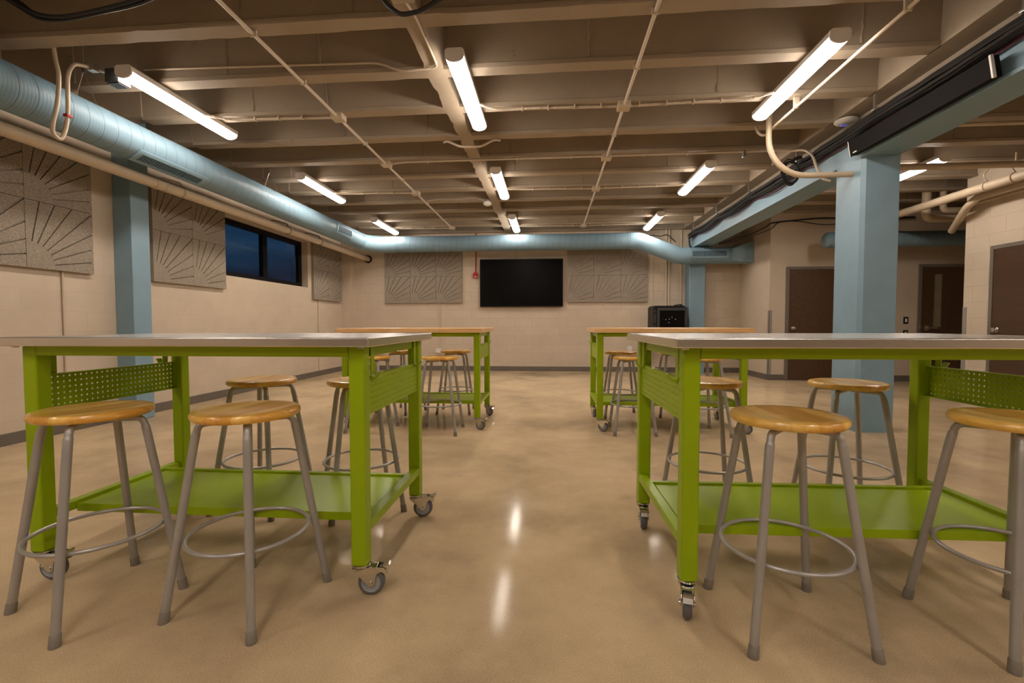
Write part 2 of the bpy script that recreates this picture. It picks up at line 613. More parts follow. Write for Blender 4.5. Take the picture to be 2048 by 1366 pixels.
struct('floor', MB().box(XL - 0.3, XE + 0.2, YF - 0.2, YB + 0.2, -0.12, 0.0), M['floor'], 'polished tan concrete floor of the whole room', 'floor')

# left wall with the window opening
WY0, WY1, WZ0, WZ1 = 6.30, 8.56, 1.75, 2.62
wl = MB()
T = 0.26
wl.box(XL - T, XL, YF, WY0, 0, ZS).box(XL - T, XL, WY1, YB, 0, ZS)
wl.box(XL - T, XL, WY0, WY1, 0, WZ0).box(XL - T, XL, WY0, WY1, WZ1, ZS)
struct('wall_left', wl, M['wall_left'], 'cream painted wall at the left with the window', 'wall')
wb = MB()
wb.box(XL - T, XA + 0.2, YB, YB + 0.2, 0, ZS)
struct('wall_back', wb, M['wall_y'], 'cream block wall behind the television', 'wall')
struct('wall_alcove', MB().box(XA, XA + 0.2, YA, YB, 0, ZS), M['wall_plain'], 'short cream return wall beside the equipment rack alcove', 'wall')
struct('wall_far_right', MB().box(XA + 0.2, XE, YA, YA + 0.2, 0, ZS), M['wall_plain'], 'cream wall with two brown doors at the far right', 'wall')
struct('wall_right', MB().box(XR, XR + 0.3, YF, YR, 0, ZS), M['wall_x'], 'cream block wall at the right edge with a brown door', 'wall')
struct('wall_corridor', MB().box(XE, XE + 0.2, YR - 0.3, YA + 0.2, 0, ZS).box(XR + 0.3, XE, YR - 0.2, YR - 0.001, 0, ZS), M['wall_plain'], 'corridor walls beyond the block wall', 'wall')
struct('wall_front', MB().box(XL - T, XR + 0.3, YF - 0.2, YF, 0, ZS), M['wall_plain'], 'cream wall behind the camera', 'wall')
struct('trim_1', MB().box(XL, -4.45, 9.98, YB, 0, ZS), M['wall_plain'], 'cream boxed chase in the far left corner', 'trim')

# ceiling slab and pan joists with ragged plaster edges
cb = MB()
cb.box(XL - T, XE + 0.2, YF - 0.2, YB + 0.2, ZS, ZS + 0.15)
rj = random.Random(3)


def joist(mb, yc, xa, xb, step=0.09):
    n = max(2, int((xb - xa) / step))
    rows = []
    jf = jb = 0.0
    for i in range(n + 1):
        x = xa + (xb - xa) * i / n
        if rj.random() < 0.35: jf = rj.uniform(-0.006, 0.006)
        if rj.random() < 0.35: jb = rj.uniform(-0.007, 0.007)
        j2 = rj.uniform(-0.003, 0.003)
        prof = [(yc - 0.078, ZS), (yc - 0.056, ZJ + 0.048), (yc - 0.056, ZJ + 0.040 + j2), (yc - 0.067 + jf * 0.4, ZJ + 0.032 + j2), (yc - 0.062 + jf, ZJ), (yc + 0.062 + jb, ZJ),
                (yc + 0.067, ZJ + 0.032), (yc + 0.056, ZJ + 0.042), (yc + 0.078, ZS)]
        rows.append([(x, y, z) for y, z in prof])
    vs = [p for r in rows for p in r]
    fs = []
    k = 9
    for i in range(n):
        for a in range(k - 1):
            fs.append((i * k + a, i * k + a + 1, (i + 1) * k + a + 1, (i + 1) * k + a))
    fs.append(tuple(range(k))); fs.append(tuple(n * k + a for a in range(k - 1, -1, -1)))
    mb.add(vs, fs)
    # form board joints left as thin ridges on the faces
    x = xa + rj.uniform(0.3, 1.1)
    while x < xb - 0.1:
        for sgn in (-1, 1):
            pts = []
            z = ZJ + 0.045
            xx = x
            while z < ZS - 0.02:
                pts.append((xx, yc + sgn * (0.0565 + 0.021 * (z - ZJ - 0.03) / 0.38), z))
                z += 0.035; xx = x + rj.uniform(-0.005, 0.005)
            if rj.random() < 0.75: mb.tube(pts, [rj.uniform(0.004, 0.013) for _ in pts], 5)
        x += rj.uniform(0.7, 1.15)


JY = [3.07 + 0.64 * k for k in range(-17, 12)]
for y in JY:
    if y > YB - 0.06: continue
    joist(cb, y, -4.0, 2.82)
    cb.prism([(y - 0.082, ZS), (y - 0.070, ZJ + 0.03), (y - 0.03, ZJ + 0.012), (y + 0.03, ZJ + 0.012), (y + 0.070, ZJ + 0.03), (y + 0.082, ZS)], XL, -4.0, Matrix(((0, 0, 1, 0), (1, 0, 0, 0), (0, 1, 0, 0), (0, 0, 0, 1))))
    xe = XR - 0.0 if y < YR - 0.1 else XE
    joist(cb, y, 3.40, xe, 0.25)
# rib that bridges the joists along the room, ragged left edge
ys = [YF + 0.06 * i for i in range(int((YB - YF) / 0.06) + 1)]
vs = []; fs = []
jl = 0; jr = 0
for y in ys:
    if rj.random() < 0.6: jl = rj.uniform(-0.014, 0.008)
    if rj.random() < 0.4: jr = rj.uniform(-0.008, 0.008)
    # between the joists the plaster narrows a little
    ph = abs(((y - 3.07) / 0.64 + 0.5) % 1.0 - 0.5)
    nar = 0.005 * (1 - math.cos(ph * 2 * PI)) * 0.5
    vs += [(-1.0, y, ZS), (-0.982 + jl + nar, y, ZJ - 0.001), (-0.842 + jr - nar, y, ZJ - 0.001), (-0.835, y, ZS)]
for i in range(len(ys) - 1):
    for a in range(3):
        fs.append((i * 4 + a, i * 4 + a + 1, (i + 1) * 4 + a + 1, (i + 1) * 4 + a))
cb.add(vs, fs)
# solid band over the blue beam
cb.box(2.81, 3.42, YF, YB, ZJ, ZS + 0.01).box(3.0, 3.23, YF, YB, 2.931, ZJ + 0.01)
struct('ceiling', cb, M['ceiling'], 'tan painted concrete ceiling with close joists', 'ceiling', True, 30)

# baseboards
def baseb(name, mb, label): struct(name, mb, M['base'], label, 'baseboard')
BH = 0.105
baseb('baseboard_left', MB().box(XL, XL + 0.012, YF, 4.585, 0, BH, 0.003).box(XL, XL + 0.012, 4.825, 9.98, 0, BH, 0.003), 'grey rubber baseboard along the left wall')
baseb('baseboard_back', MB().box(-4.45, 2.87, YB - 0.012, YB, 0, BH, 0.003).box(3.21, XA, YB - 0.012, YB, 0, BH, 0.003), 'grey rubber baseboard along the back wall')
baseb('baseboard_alcove', MB().box(XA - 0.012, XA, YA, YB - 0.012, 0, BH, 0.003), 'grey rubber baseboard round the alcove return')
baseb('baseboard_far_right', MB().box(XA, 4.29, YA - 0.012, YA, 0, BH, 0.003).box(5.42, 6.56, YA - 0.012, YA, 0, BH, 0.003), 'grey rubber baseboard beside the far doors')

# blue columns and the long blue beam
struct('column', MB().box(XL, -4.45, 4.59, 4.82, 0, ZS, 0.012), M['blue'], 'blue painted pilaster on the left wall between two acoustic panels', 'column', True)
cc = MB()
x0, x1, y0, y1, ch = 2.92, 3.255, 4.63, 5.06, 0.032
cc.prism([(x0 + ch, y0), (x1 - 0.008, y0), (x1, y0 + 0.008), (x1, y1 - ch), (x1 - ch, y1), (x0 + ch, y1), (x0, y1 - ch), (x0, y0 + ch)], 0, 2.616)
struct('column', cc, M['blue'], 'free-standing blue painted column at the right under the beam', 'column')
cc = MB()
x0, x1, y0, y1, ch = 2.88, 3.205, 9.87, YB, 0.03
cc.prism([(x0 + 0.012, y0), (x1 - 0.01, y0), (x1, y0 + 0.01), (x1, y1), (x0, y1), (x0, y0 + 0.012)], 0, 2.616)
struct('column', cc, M['blue'], 'blue pilaster on the back wall beside the black rack', 'column')
bb = MB()
bb.box(2.92, 3.25, YF, YB, 2.615, 2.645, 0.004)
bb.box(2.94, 3.23, YF, YB, 2.645, 2.93)
struct('beam', bb, M['blue'], 'long blue painted beam running to the back wall at the right', 'beam', True)

# corner guards
struct('trim_2', MB().box(XA - 0.006, XA + 0.05, YA - 0.006, YA, 0.105, 1.285).box(XA - 0.006, XA, YA - 0.006, YA + 0.05, 0.105, 1.285), M['guard'], 'grey corner guard on the alcove corner', 'trim')
struct('trim_3', MB().box(XR - 0.006, XR + 0.06, YR, YR + 0.006, 0.0, 1.27).box(XR - 0.006, XR, YR - 0.06, YR + 0.006, 0.0, 1.27), M['guard'], 'grey corner guard at the end of the right block wall', 'trim')

# window with black frame
wroot = empty('window_1', (XL - 0.13, (WY0 + WY1) / 2, WZ0))
tag(wroot, 'black framed two-pane window in the left wall showing the dusk sky', 'window', None, 'structure')
def local(o, root):
    """parent keeping world coordinates (the root has no rotation)"""
    o.parent = root
    o.matrix_parent_inverse = Matrix.Identity(4)
    for v in o.data.vertices: v.co -= Vector(root.location)
    return o
fx0, fx1 = XL - 0.18, XL - 0.12
f = MB()
f.box(fx0, fx1, WY0, WY1, WZ0, WZ0 + 0.085, 0.004).box(fx0, fx1, WY0, WY1, WZ1 - 0.085, WZ1, 0.004)
f.box(fx0, fx1, WY0, WY0 + 0.09, WZ0 + 0.085, WZ1 - 0.085, 0.004).box(fx0, fx1, WY1 - 0.11, WY1, WZ0 + 0.085, WZ1 - 0.085, 0.004)
f.box(fx0, fx1 + 0.012, 7.34, 7.46, WZ0 + 0.085, WZ1 - 0.085, 0.004)
local(f.build('window_frame', M['frame']), wroot)
local(MB().box(fx0 + 0.025, fx0 + 0.031, WY0 + 0.09, 7.34, WZ0 + 0.085, WZ1 - 0.085).build('pane', M['glass'], None, False), wroot)
local(MB().box(fx0 + 0.025, fx0 + 0.031, 7.46, WY1 - 0.11, WZ0 + 0.085, WZ1 - 0.085).build('pane', M['glass'], None, False), wroot)


# doors
def handle_knob(root, p, d):
    """round knob with rose; d = outward direction"""
    p = Vector(p); d = Vector(d)
    k = MB()
    zq = d.to_track_quat('Z', 'Y').to_matrix().to_4x4()
    Mx = Matrix.Translation(p) @ zq
    k.lathe([(0, 0), (0.034, 0), (0.034, 0.006), (0.03, 0.01), (0.013, 0.012), (0.013, 0.03), (0.027, 0.038), (0.031, 0.052), (0.024, 0.064), (0, 0.067)], 24, Mx)
    return local(k.build('door_knob', M['silver']), root)


d1 = tag(empty('door_1', (4.86, YA, 0)), 'dark brown flush door in a grey frame left of the blue column', 'door', None, 'structure')
f = MB().box(4.30, 4.355, YA - 0.03, YA, 0, 2.08, 0.004).box(5.365, 5.42, YA - 0.03, YA, 0, 2.08, 0.004).box(4.355, 5.365, YA - 0.03, YA, 2.03, 2.08, 0.004)
local(f.build('door_frame', M['doorframe']), d1)
local(MB().box(4.36, 5.36, YA - 0.016, YA - 0.001, 0.008, 2.026, 0.002).build('door_leaf', M['door']), d1)
handle_knob(d1, (4.435, YA - 0.016, 0.963), (0, -1, 0))
d2 = tag(empty('door_2', (7.05, YA, 0)), 'brown door with a narrow glass strip and lever handle at the far right', 'door', None, 'structure')
f = MB().box(6.565, 6.62, YA - 0.03, YA, 0, 2.10, 0.004).box(7.60, 7.655, YA - 0.03, YA, 0, 2.10, 0.004).box(6.62, 7.60, YA - 0.03, YA, 2.05, 2.10, 0.004)
local(f.build('door_frame', M['doorframe']), d2)
lf = MB().box(6.625, 6.80, YA - 0.02, YA - 0.001, 0.008, 2.046).box(6.99, 7.595, YA - 0.02, YA - 0.001, 0.008, 2.046)
lf.box(6.80, 6.99, YA - 0.02, YA - 0.001, 0.008, 0.98).box(6.80, 6.99, YA - 0.02, YA - 0.001, 1.92, 2.046)
lf = local(lf.build('door_leaf', M['door'], None, False), d2)
local(MB().box(6.825, 6.955, YA - 0.014, YA - 0.006, 0.98, 1.92).build('glass_strip', M['lite'], None, False), d2)
local(MB().box(6.80, 6.825, YA - 0.026, YA - 0.002, 0.96, 1.94, 0.002).box(6.955, 6.99, YA - 0.026, YA - 0.002, 0.96, 1.94, 0.002).build('glazing_bead', M['door']), d2)
k = MB().box(6.68, 6.755, YA - 0.03, YA - 0.02, 0.92, 1.01, 0.004).cyl((6.718, YA - 0.03, 0.965), (6.718, YA - 0.075, 0.965), 0.014)
k.tube(fillet([(6.718, YA - 0.07, 0.965), (6.76, YA - 0.075, 0.965), (6.86, YA - 0.07, 0.962)], 0.02), 0.011, 12)
k.cyl((6.60, YA - 0.03, 0.963), (6.60, YA - 0.06, 0.963), 0.02)
local(k.build('lever_handle', M['silver']), d2)
d3 = tag(empty('door_3', (XR, 5.9, 0)), 'brown door in the block wall cut by the right picture edge', 'door', None, 'structure')
f = MB().box(XR - 0.02, XR, 6.56, 6.61, 0, 2.06, 0.004).box(XR - 0.02, XR, 5.56, 5.61, 0, 2.06, 0.004).box(XR - 0.02, XR, 5.61, 6.56, 2.01, 2.06, 0.004)
local(f.build('door_frame', M['doorframe']), d3)
local(MB().box(XR - 0.012, XR - 0.001, 5.615, 6.555, 0.008, 2.006, 0.002).build('door_leaf', M['door']), d3)
handle_knob(d3, (XR - 0.012, 6.49, 0.957), (-1, 0, 0))

# ------------------------------------------------------------------ ceiling lights
def make_light():
    root = empty('ceiling_light')
    L = 0.61
    hw, H = 0.068, 0.098
    def curve(n=12):
        return [(hw * math.cos(PI + PI * i / n), 0.042 + 0.042 * math.sin(PI + PI * i / n)) for i in range(n + 1)]
    low = curve()
    Mx = Matrix(((1, 0, 0, 0), (0, 0, 1, 0), (0, 1, 0, 0), (0, 0, 0, 1)))   # prism axis along Y
    top = [(hw, 0.046), (hw, H - 0.014), (hw - 0.016, H), (-hw + 0.016, H), (-hw, H - 0.014), (-hw, 0.046)]
    MB().prism(top, -L + 0.012, L - 0.012, Mx).build('housing', M['lampbody'], root)
    MB().prism(low + [(hw - 0.001, 0.046), (-hw + 0.001, 0.046)], -L + 0.012, L - 0.012, Mx).build('lens', M['lens'], root)
    cap = [(x * 1.03, z - 0.001) for x, z in low] + [(hw * 1.03, H - 0.014), (hw - 0.015, H), (-hw + 0.015, H), (-hw * 1.03, H - 0.014)]
    MB().prism(cap, -L, -L + 0.012, Mx).build('end_cap', M['lampcap'], root)
    MB().prism(cap, L - 0.012, L, Mx).build('end_cap', M['lampcap'], root)
    return root


LX = (-3.30, -0.70, 1.965)
LYS = (3.985, 6.52, 9.08)
LYB = (-0.45, -3.0)
where_x = ('left row', 'middle row by the centre rib', 'right row')
where_y = ('nearest', 'second', 'farthest')
proto = make_light()
first = True
for i, lx in enumerate(LX):
    for j, ly in enumerate(LYS):
        o = proto if first else copy_tree(proto)
        first = False
        o.location = (lx, ly, ZJ - 0.098)
        tag(o, '%s lit linear ceiling light of the %s' % (where_y[j], where_x[i]), 'ceiling light', 'linear lights under the joists')
for i, lx in enumerate(LX):
    for j, ly in enumerate(LYB):
        o = copy_tree(proto)
        o.location = (lx, ly, ZJ - 0.098)
        tag(o, '%s lit linear ceiling light behind the camera, %s' % (('first', 'second', 'third')[j], where_x[i]), 'ceiling light', 'linear lights under the joists')
for ly in (1.44, -1.10):
    o = copy_tree(proto)
    o.location = (4.65, ly, ZJ - 0.098)
    tag(o, 'lit linear ceiling light right of the beam %s the camera' % ('beside' if ly > 0 else 'behind'), 'ceiling light', 'linear lights under the joists')
o = copy_tree(proto)
o.location = (4.65, 6.52, ZJ - 0.098)
tag(o, 'lit linear ceiling light right of the blue column behind a crossing pipe', 'ceiling light', 'linear lights under the joists')

# ------------------------------------------------------------------ acoustic tiles
def tile_mesh(S, th=0.034, rs=0.015):
    mb = MB()
    e = 0.001
    mb.box(e, S - e, e, S - e, 0, th)
    g = 0.0055
    r0 = 0.40 * S
    m = 0.0015
    def clip(px, py, dx, dy):
        tx = (S - m - px) / dx if dx > 1e-9 else 1e9
        ty = (S - m - py) / dy if dy > 1e-9 else 1e9
        t = min(tx, ty)
        return (px + dx * t, py + dy * t)
    N = 8
    # quarter disc at the corner
    arc = [(m + (r0) * math.cos(PI / 2 * i / 24) * 0.995, m + r0 * math.sin(PI / 2 * i / 24) * 0.995) for i in range(25)]
    mb.prism([(m, m)] + arc, th - 0.002, th + rs)
    for k in range(N):
        a0, a1 = PI / 2 * k / N, PI / 2 * (k + 1) / N
        def ray(a, off):
            c_, s_ = math.cos(a), math.sin(a)
            p = (r0 * c_ * 0.995 - s_ * off, r0 * s_ * 0.995 + c_ * off)
            return p, clip(p[0], p[1], max(c_, 0), max(s_, 0))
        o0 = g if k > 0 else m
        o1 = -g if k < N - 1 else -m
        pin0, pout0 = ray(a0, o0)
        pin1, pout1 = ray(a1, o1)
        am = (a0 + a1) / 2
        poly = [pin0, pout0]
        if a0 < PI / 4 - 1e-6 and a1 > PI / 4 + 1e-6: poly.append((S - m, S - m))
        poly += [pout1, pin1]
        q = (r0 * math.cos(am) * 0.995, r0 * math.sin(am) * 0.995)
        poly.append(q)
        mb.prism(poly, th - 0.002, th + rs)
    return mb.mesh('acoustic_tile', M['tile'], False)


tm = {}
def tile(S, loc, face, label, group):
    if S not in tm: tm[S] = tile_mesh(S)
    o = bpy.data.objects.new('acoustic_tile', tm[S])
    COL.objects.link(o)
    if face == 'X':     # on the left wall, rays open towards +Y and +Z
        R = Matrix(((0, 0, 1), (1, 0, 0), (0, 1, 0)))
    else:               # on the back wall, facing -Y
        R = Matrix(((1, 0, 0), (0, 0, -1), (0, 1, 0)))
    o.matrix_world = Matrix.Translation(loc) @ R.to_4x4()
    tag(o, label, 'acoustic panel', group)


rown = ('bottom', 'top')
S = 0.604
for (ya, ncol, zb, nm, grp, cols) in (
        (3.115, 2, 1.548, 'the nearest block', 'acoustic tiles left of the blue pilaster', ('left edge of picture', 'next to the blue pilaster')),
        (5.03, 2, 1.545, 'the block by the window', 'acoustic tiles between pilaster and window', ('pilaster side', 'window side')),
        (8.69, 2, 1.532, 'the block past the window', 'acoustic tiles past the window', ('window side', 'corner side'))):
    for ci in range(ncol):
        for ri in range(2):
            tile(S, (XL + 0.001, ya + ci * (S + 0.001), zb + ri * (S + 0.001)), 'X', '%s sunburst acoustic tile, %s, of %s' % (rown[ri], cols[ci], nm), grp)
for (xa, S, nm, grp) in ((-3.715, 0.588, 'block left of the television', 'acoustic tiles left of the television'), (0.362, 0.579, 'block right of the television', 'acoustic tiles right of the television')):
    for ci in range(3):
        for ri in range(2):
            tile(S, (xa + ci * S, YB - 0.001, 1.515 + ri * S), 'Y', '%s %s sunburst acoustic tile of the %s' % (rown[ri], ('left', 'middle', 'right')[ci], nm), grp)

# ------------------------------------------------------------------ back wall things
tv = tag(empty('television', (-0.633, YB, 1.94)), 'large black wall-mounted television, switched off', 'television')
w, h = 0.91, 0.522
MB().box(-w, w, -0.085, -0.045, -h, h, 0.006).build('case', M['black'], tv)
MB().box(-w + 0.014, w - 0.014, -0.087, -0.0845, -h + 0.02, h - 0.014).build('screen', M['screen'], tv, False)
MB().box(-0.3, 0.3, -0.046, -0.001, -0.25, 0.25, 0.004).build('wall_mount', M['black'], tv)

al = tag(empty('fire_alarm', (-1.65, YB, 2.118)), 'red fire alarm strobe on the wall left of the television', 'fire alarm')
MB().prism([(-0.052, -0.045), (-0.035, -0.066), (0.035, -0.066), (0.052, -0.045), (0.052, 0.05), (0.035, 0.066), (-0.035, 0.066), (-0.052, 0.05)], 0.001, 0.045,
           Matrix(((1, 0, 0, 0), (0, 0, -1, 0), (0, 1, 0, 0), (0, 0, 0, 1)))).build('housing', M['red'], al, False)
MB().box(-0.022, 0.022, -0.056, -0.044, -0.045, -0.018, 0.004).build('strobe_lens', M['white'], al)
MB().box(-0.03, 0.03, -0.052, -0.044, 0.005, 0.04, 0.003).build('horn_grille', M['red'], al)
al2 = MB().tube([(-1.645, YB - 0.016, 2.185), (-1.640, YB - 0.016, 3.4)], 0.0125, 10).build('alarm_conduit', M['red'])
tag(al2, 'red vertical conduit above the fire alarm', 'conduit')

# equipment rack
rk = tag(empty('equipment_rack', (2.44, 9.887, 0)), 'black equipment rack cabinet hung on the back wall by the blue pilaster', 'equipment rack')
hx, hy, ht = 0.335, 0.282, 1.385
r_ = MB()
r_.box(-hx, hx, -hy + 0.03, hy, 0.66, ht, 0.004)
for sx in (-1, 1):
    for k in range(6):
        r_.box(sx * hx - 0.004, sx * hx + 0.004, -0.18, 0.18, 0.72 + k * 0.11, 0.735 + k * 0.11)
r_.build('cabinet', M['black'], rk)
MB().box(-hx + 0.02, hx - 0.05, -hy + 0.02, hy, ht, ht + 0.028, 0.006).build('lid', M['black'], rk)
dr = MB()
dr.box(-hx + 0.07, hx, -hy, -hy + 0.03, 0.665, 0.72).box(-hx + 0.07, hx, -hy, -hy + 0.03, ht - 0.07, ht - 0.015)
dr.box(-hx + 0.07, -hx + 0.12, -hy, -hy + 0.03, 0.72, ht - 0.07).box(hx - 0.05, hx, -hy, -hy + 0.03, 0.72, ht - 0.07)
dr.build('door', M['darkgrey'], rk, False)
MB().box(-hx + 0.12, hx - 0.05, -hy + 0.008, -hy + 0.014, 0.72, ht - 0.07).build('door_glass', M['screen'], rk, False)
MB().box(hx - 0.045, hx - 0.02, -hy - 0.008, -hy, 0.86, 1.02, 0.003).build('handle', M['black'], rk)
st = MB()
st.box(-hx + 0.012, -hx + 0.05, -hy + 0.022, -hy + 0.031, 0.96, 1.02).box(-hx + 0.012, -hx + 0.05, -hy + 0.022, -hy + 0.031, 1.28, 1.33).box(-hx + 0.012, -hx + 0.05, -hy + 0.022, -hy + 0.031, 1.06, 1.24)
st.build('side_label', M['darkgrey'], rk, False)
for (px, pz, mt) in ((-0.09, 1.13, 'ledwhite'), (-0.02, 1.14, 'ledwhite'), (0.10, 1.135, 'ledwhite'), (0.03, 1.175, 'ledwhite'), (-0.15, 1.145, 'red'), (-0.03, 1.07, 'ledwhite')):
    MB().box(px - 0.007, px + 0.007, -hy + 0.004, -hy + 0.0085, pz - 0.003, pz + 0.003).build('indicator_light', M[mt], rk, False)
cb_ = MB().tube(smooth_path([(2.60, 9.76, ht + 0.040), (2.66, 9.70, ht + 0.052), (2.71, 9.78, ht + 0.040), (2.66, 9.86, ht + 0.052), (2.60, 9.82, ht + 0.044), (2.55, 9.74, ht + 0.040)]), 0.011, 8)
tag(cb_.build('cable_coil', M['cable']), 'small black cable coil lying on top of the equipment rack', 'cable')


def conduit(name, pts, r, label, mat='conduit', fil=0.06, cat='conduit', group=None, seg=10):
    o = MB().tube(fillet(pts, fil) if len(pts) > 2 else pts, r, seg).build(name, M[mat])
    return tag(o, label, cat, group)


# conduits and outlets on the walls
conduit('wall_conduit', [(XL + 0.012, 4.05, 0.12), (XL + 0.012, 4.05, 1.546)], 0.011, 'thin cream conduit below the nearest acoustic block on the left wall')
conduit('wall_conduit', [(XL + 0.012, 8.92, 0.12), (XL + 0.012, 8.92, 1.530)], 0.011, 'thin cream conduit below the acoustic block past the window')
conduit('wall_conduit', [(-2.46, YB - 0.013, 0.50), (-2.475, YB - 0.013, 1.512)], 0.012, 'cream conduit below the acoustic tiles left of the television')
ob = tag(empty('outlet_box', (-2.47, YB, 0.445)), 'white outlet box on the back wall behind the far left bench', 'outlet')
MB().box(-0.035, 0.035, -0.045, -0.001, -0.055, 0.055, 0.004).build('box', M['white'], ob)
MB().box(-0.085, -0.035, -0.04, -0.001, -0.045, 0.045, 0.004).build('side_plate', M['white'], ob)
ob = tag(empty('outlet_box', (1.72, YB, 0.50)), 'white outlet box on the back wall behind the far right bench', 'outlet')
MB().box(-0.05, 0.05, -0.045, -0.001, -0.055, 0.055, 0.004).build('box', M['white'], ob)
MB().box(-0.03, 0.03, -0.05, -0.044, -0.03, 0.03, 0.003).build('cover', M['white'], ob)
for x, r, t in ((-0.955, 0.012, 'left of two short cream conduits above the television'), (-0.75, 0.012, 'right of two short cream conduits above the television'), (2.205, 0.010, 'thin cream conduit above the left side of the rack'),
                (2.475, 0.022, 'left of the two thick cream pipes above the rack'), (2.535, 0.022, 'right of the two thick cream pipes above the rack'), (2.79, 0.016, 'cream conduit beside the back blue pilaster')):
    conduit('wall_conduit', [(x, YB - r - 0.002, 2.47 if x < 0 else 1.0 if x > 2.3 else 0.15), (x, YB - r - 0.002, 3.3)], r, t)

# switches by the far right door
for z, t in ((1.10, 'black light switch plate beside the door with the glass strip'), (0.86, 'lower black plate under the light switch by the far right door')):
    sw = tag(empty('light_switch', (6.378, YA, z)), t, 'light switch')
    MB().box(-0.04, 0.04, -0.012, -0.001, -0.062, 0.062, 0.003).build('plate', M['black'], sw)
    MB().box(-0.017, 0.017, -0.018, -0.011, -0.033, 0.033, 0.003).build('rocker', M['white'], sw)

# ------------------------------------------------------------------ round blue duct
dx, dz, dr_ = -3.89, 2.745, 0.167
DY = 9.685
du = tag(empty('air_duct', (dx, 6, dz)), 'round blue spiral air duct along the left and back walls', 'air duct')
def ring(c, ax, r, wd, extra):
    c = Vector(c); a = Vector(ax)
    return MB().tube([c - a * wd / 2, c - a * wd / 2 * 0.99, c + a * wd / 2 * 0.99, c + a * wd / 2], [r, r + extra, r + extra, r], 40)
local(MB().tube([(dx, YF, dz), (dx, 9.12, dz)], dr_, 48).build('left_run', M['duct_y'], None), du)
# object coordinates are relative to the duct axis thanks to local()
el = [Vector((dx, 9.12, dz))]
for i in range(0, 13):
    a = PI / 2 * i / 12
    R_ = DY - 9.18
    el.append(Vector((dx + R_ * (1 - math.cos(a)), 9.18 + R_ * math.sin(a), dz)))
el.append(Vector((dx + 0.60, DY, dz)))
local(MB().tube(el, dr_ + 0.003, 48).build('corner_elbow', M['blue']), du)
o = MB().tube([(dx + 0.60, DY, dz), (1.62, DY, dz)], dr_, 48).build('back_run', M['duct_x'])
o.parent = du
for v in o.data.vertices: v.co -= Vector((0, DY, dz))
o.location = Vector((0, DY, dz)) - Vector(du.location)
zr = 2.425
dp = fillet([(1.62, DY, dz), (1.80, DY, dz), (2.62, DY, zr), (2.80, DY, zr)], 0.17, 8)
local(MB().tube(dp, dr_ + 0.003, 48).build('offset_elbow', M['blue']), du)
o = MB().tube([(2.80, DY, zr), (3.62, DY, zr)], dr_, 48).build('vent_run', M['duct_x'])
o.parent = du
for v in o.data.vertices: v.co -= Vector((0, DY, zr))
o.location = Vector((0, DY, zr)) - Vector(du.location)
# round to rectangular transition
mb = MB(); n = 48
vs = []
for k in range(n):
    a = 2 * PI * k / n
    vs.append((3.62, DY + dr_ * math.cos(a), zr + dr_ * math.sin(a)))
hy_, z0_, z1_ = 0.165, 2.26, 2.68
for xx in (3.99, XA - 0.001):
    for k in range(n):
        a = 2 * PI * k / n
        c_, s_ = math.cos(a), math.sin(a)
        q = max(abs(c_), abs(s_))
        vs.append((xx, DY + hy_ * c_ / q, (z0_ + z1_) / 2 + (z1_ - z0_) / 2 * s_ / q))
fs = []
for j in range(2):
    for k in range(n):
        fs.append((j * n + k, j * n + (k + 1) % n, (j + 1) * n + (k + 1) % n, (j + 1) * n + k))
mb.add(vs, fs)
local(mb.build('square_transition', M['blue'], None, True, 25), du)


def grille(root, name, axis, c, half, r, a0, a1, nslat):
    """curved register on a duct: frame, dark back and slats; angles about the duct axis measured from +u"""
    def P(u, s, rad):
        if axis == 'Y': return (c[0] + rad * math.cos(u), c[1] + s, c[2] + rad * math.sin(u))
        return (c[0] + s, c[1] - rad * math.cos(u), c[2] + rad * math.sin(u))
    def patch(s0, s1, u0, u1, r0, r1, n=8):
        mb = MB(); vs = []; fs = []
        for i in range(n + 1):
            u = u0 + (u1 - u0) * i / n
            vs += [P(u, s0, r0), P(u, s1, r0), P(u, s1, r1), P(u, s0, r1)]
        for i in range(n):
            for a in range(4):
                b = (a + 1) % 4
                fs.append((i * 4 + a, i * 4 + b, (i + 1) * 4 + b, (i + 1) * 4 + a))
        fs.append((0, 1, 2, 3)); fs.append((n * 4 + 3, n * 4 + 2, n * 4 + 1, n * 4))
        return mb.add(vs, fs)
    e = 0.05 / r
    fr_ = MB()
    for args in ((-half - 0.045, -half, a0 - e * 0.7, a1 + e * 0.7), (half, half + 0.045, a0 - e * 0.7, a1 + e * 0.7), (-half, half, a0 - e * 0.7, a0), (-half, half, a1, a1 + e * 0.7)):
        p = patch(args[0], args[1], args[2], args[3], r - 0.004, r + 0.014)
        fr_.add(p.v, p.f)
    g = local(fr_.build(name, M['blue'], None, False), root)
    local(patch(-half, half, a0, a1, r - 0.004, r + 0.002).build('grille_back', M['grille'], None, False), root).parent = g
    sl = MB()
    for i in range(nslat):
        s = -half + 2 * half * (i + 0.5) / nslat
        p = patch(s - 0.0022, s + 0.0022, a0, a1, r, r + 0.011)
        sl.add(p.v, p.f)
    o = local(sl.build('slats', M['blue'], None, False), root); o.parent = g
    return g


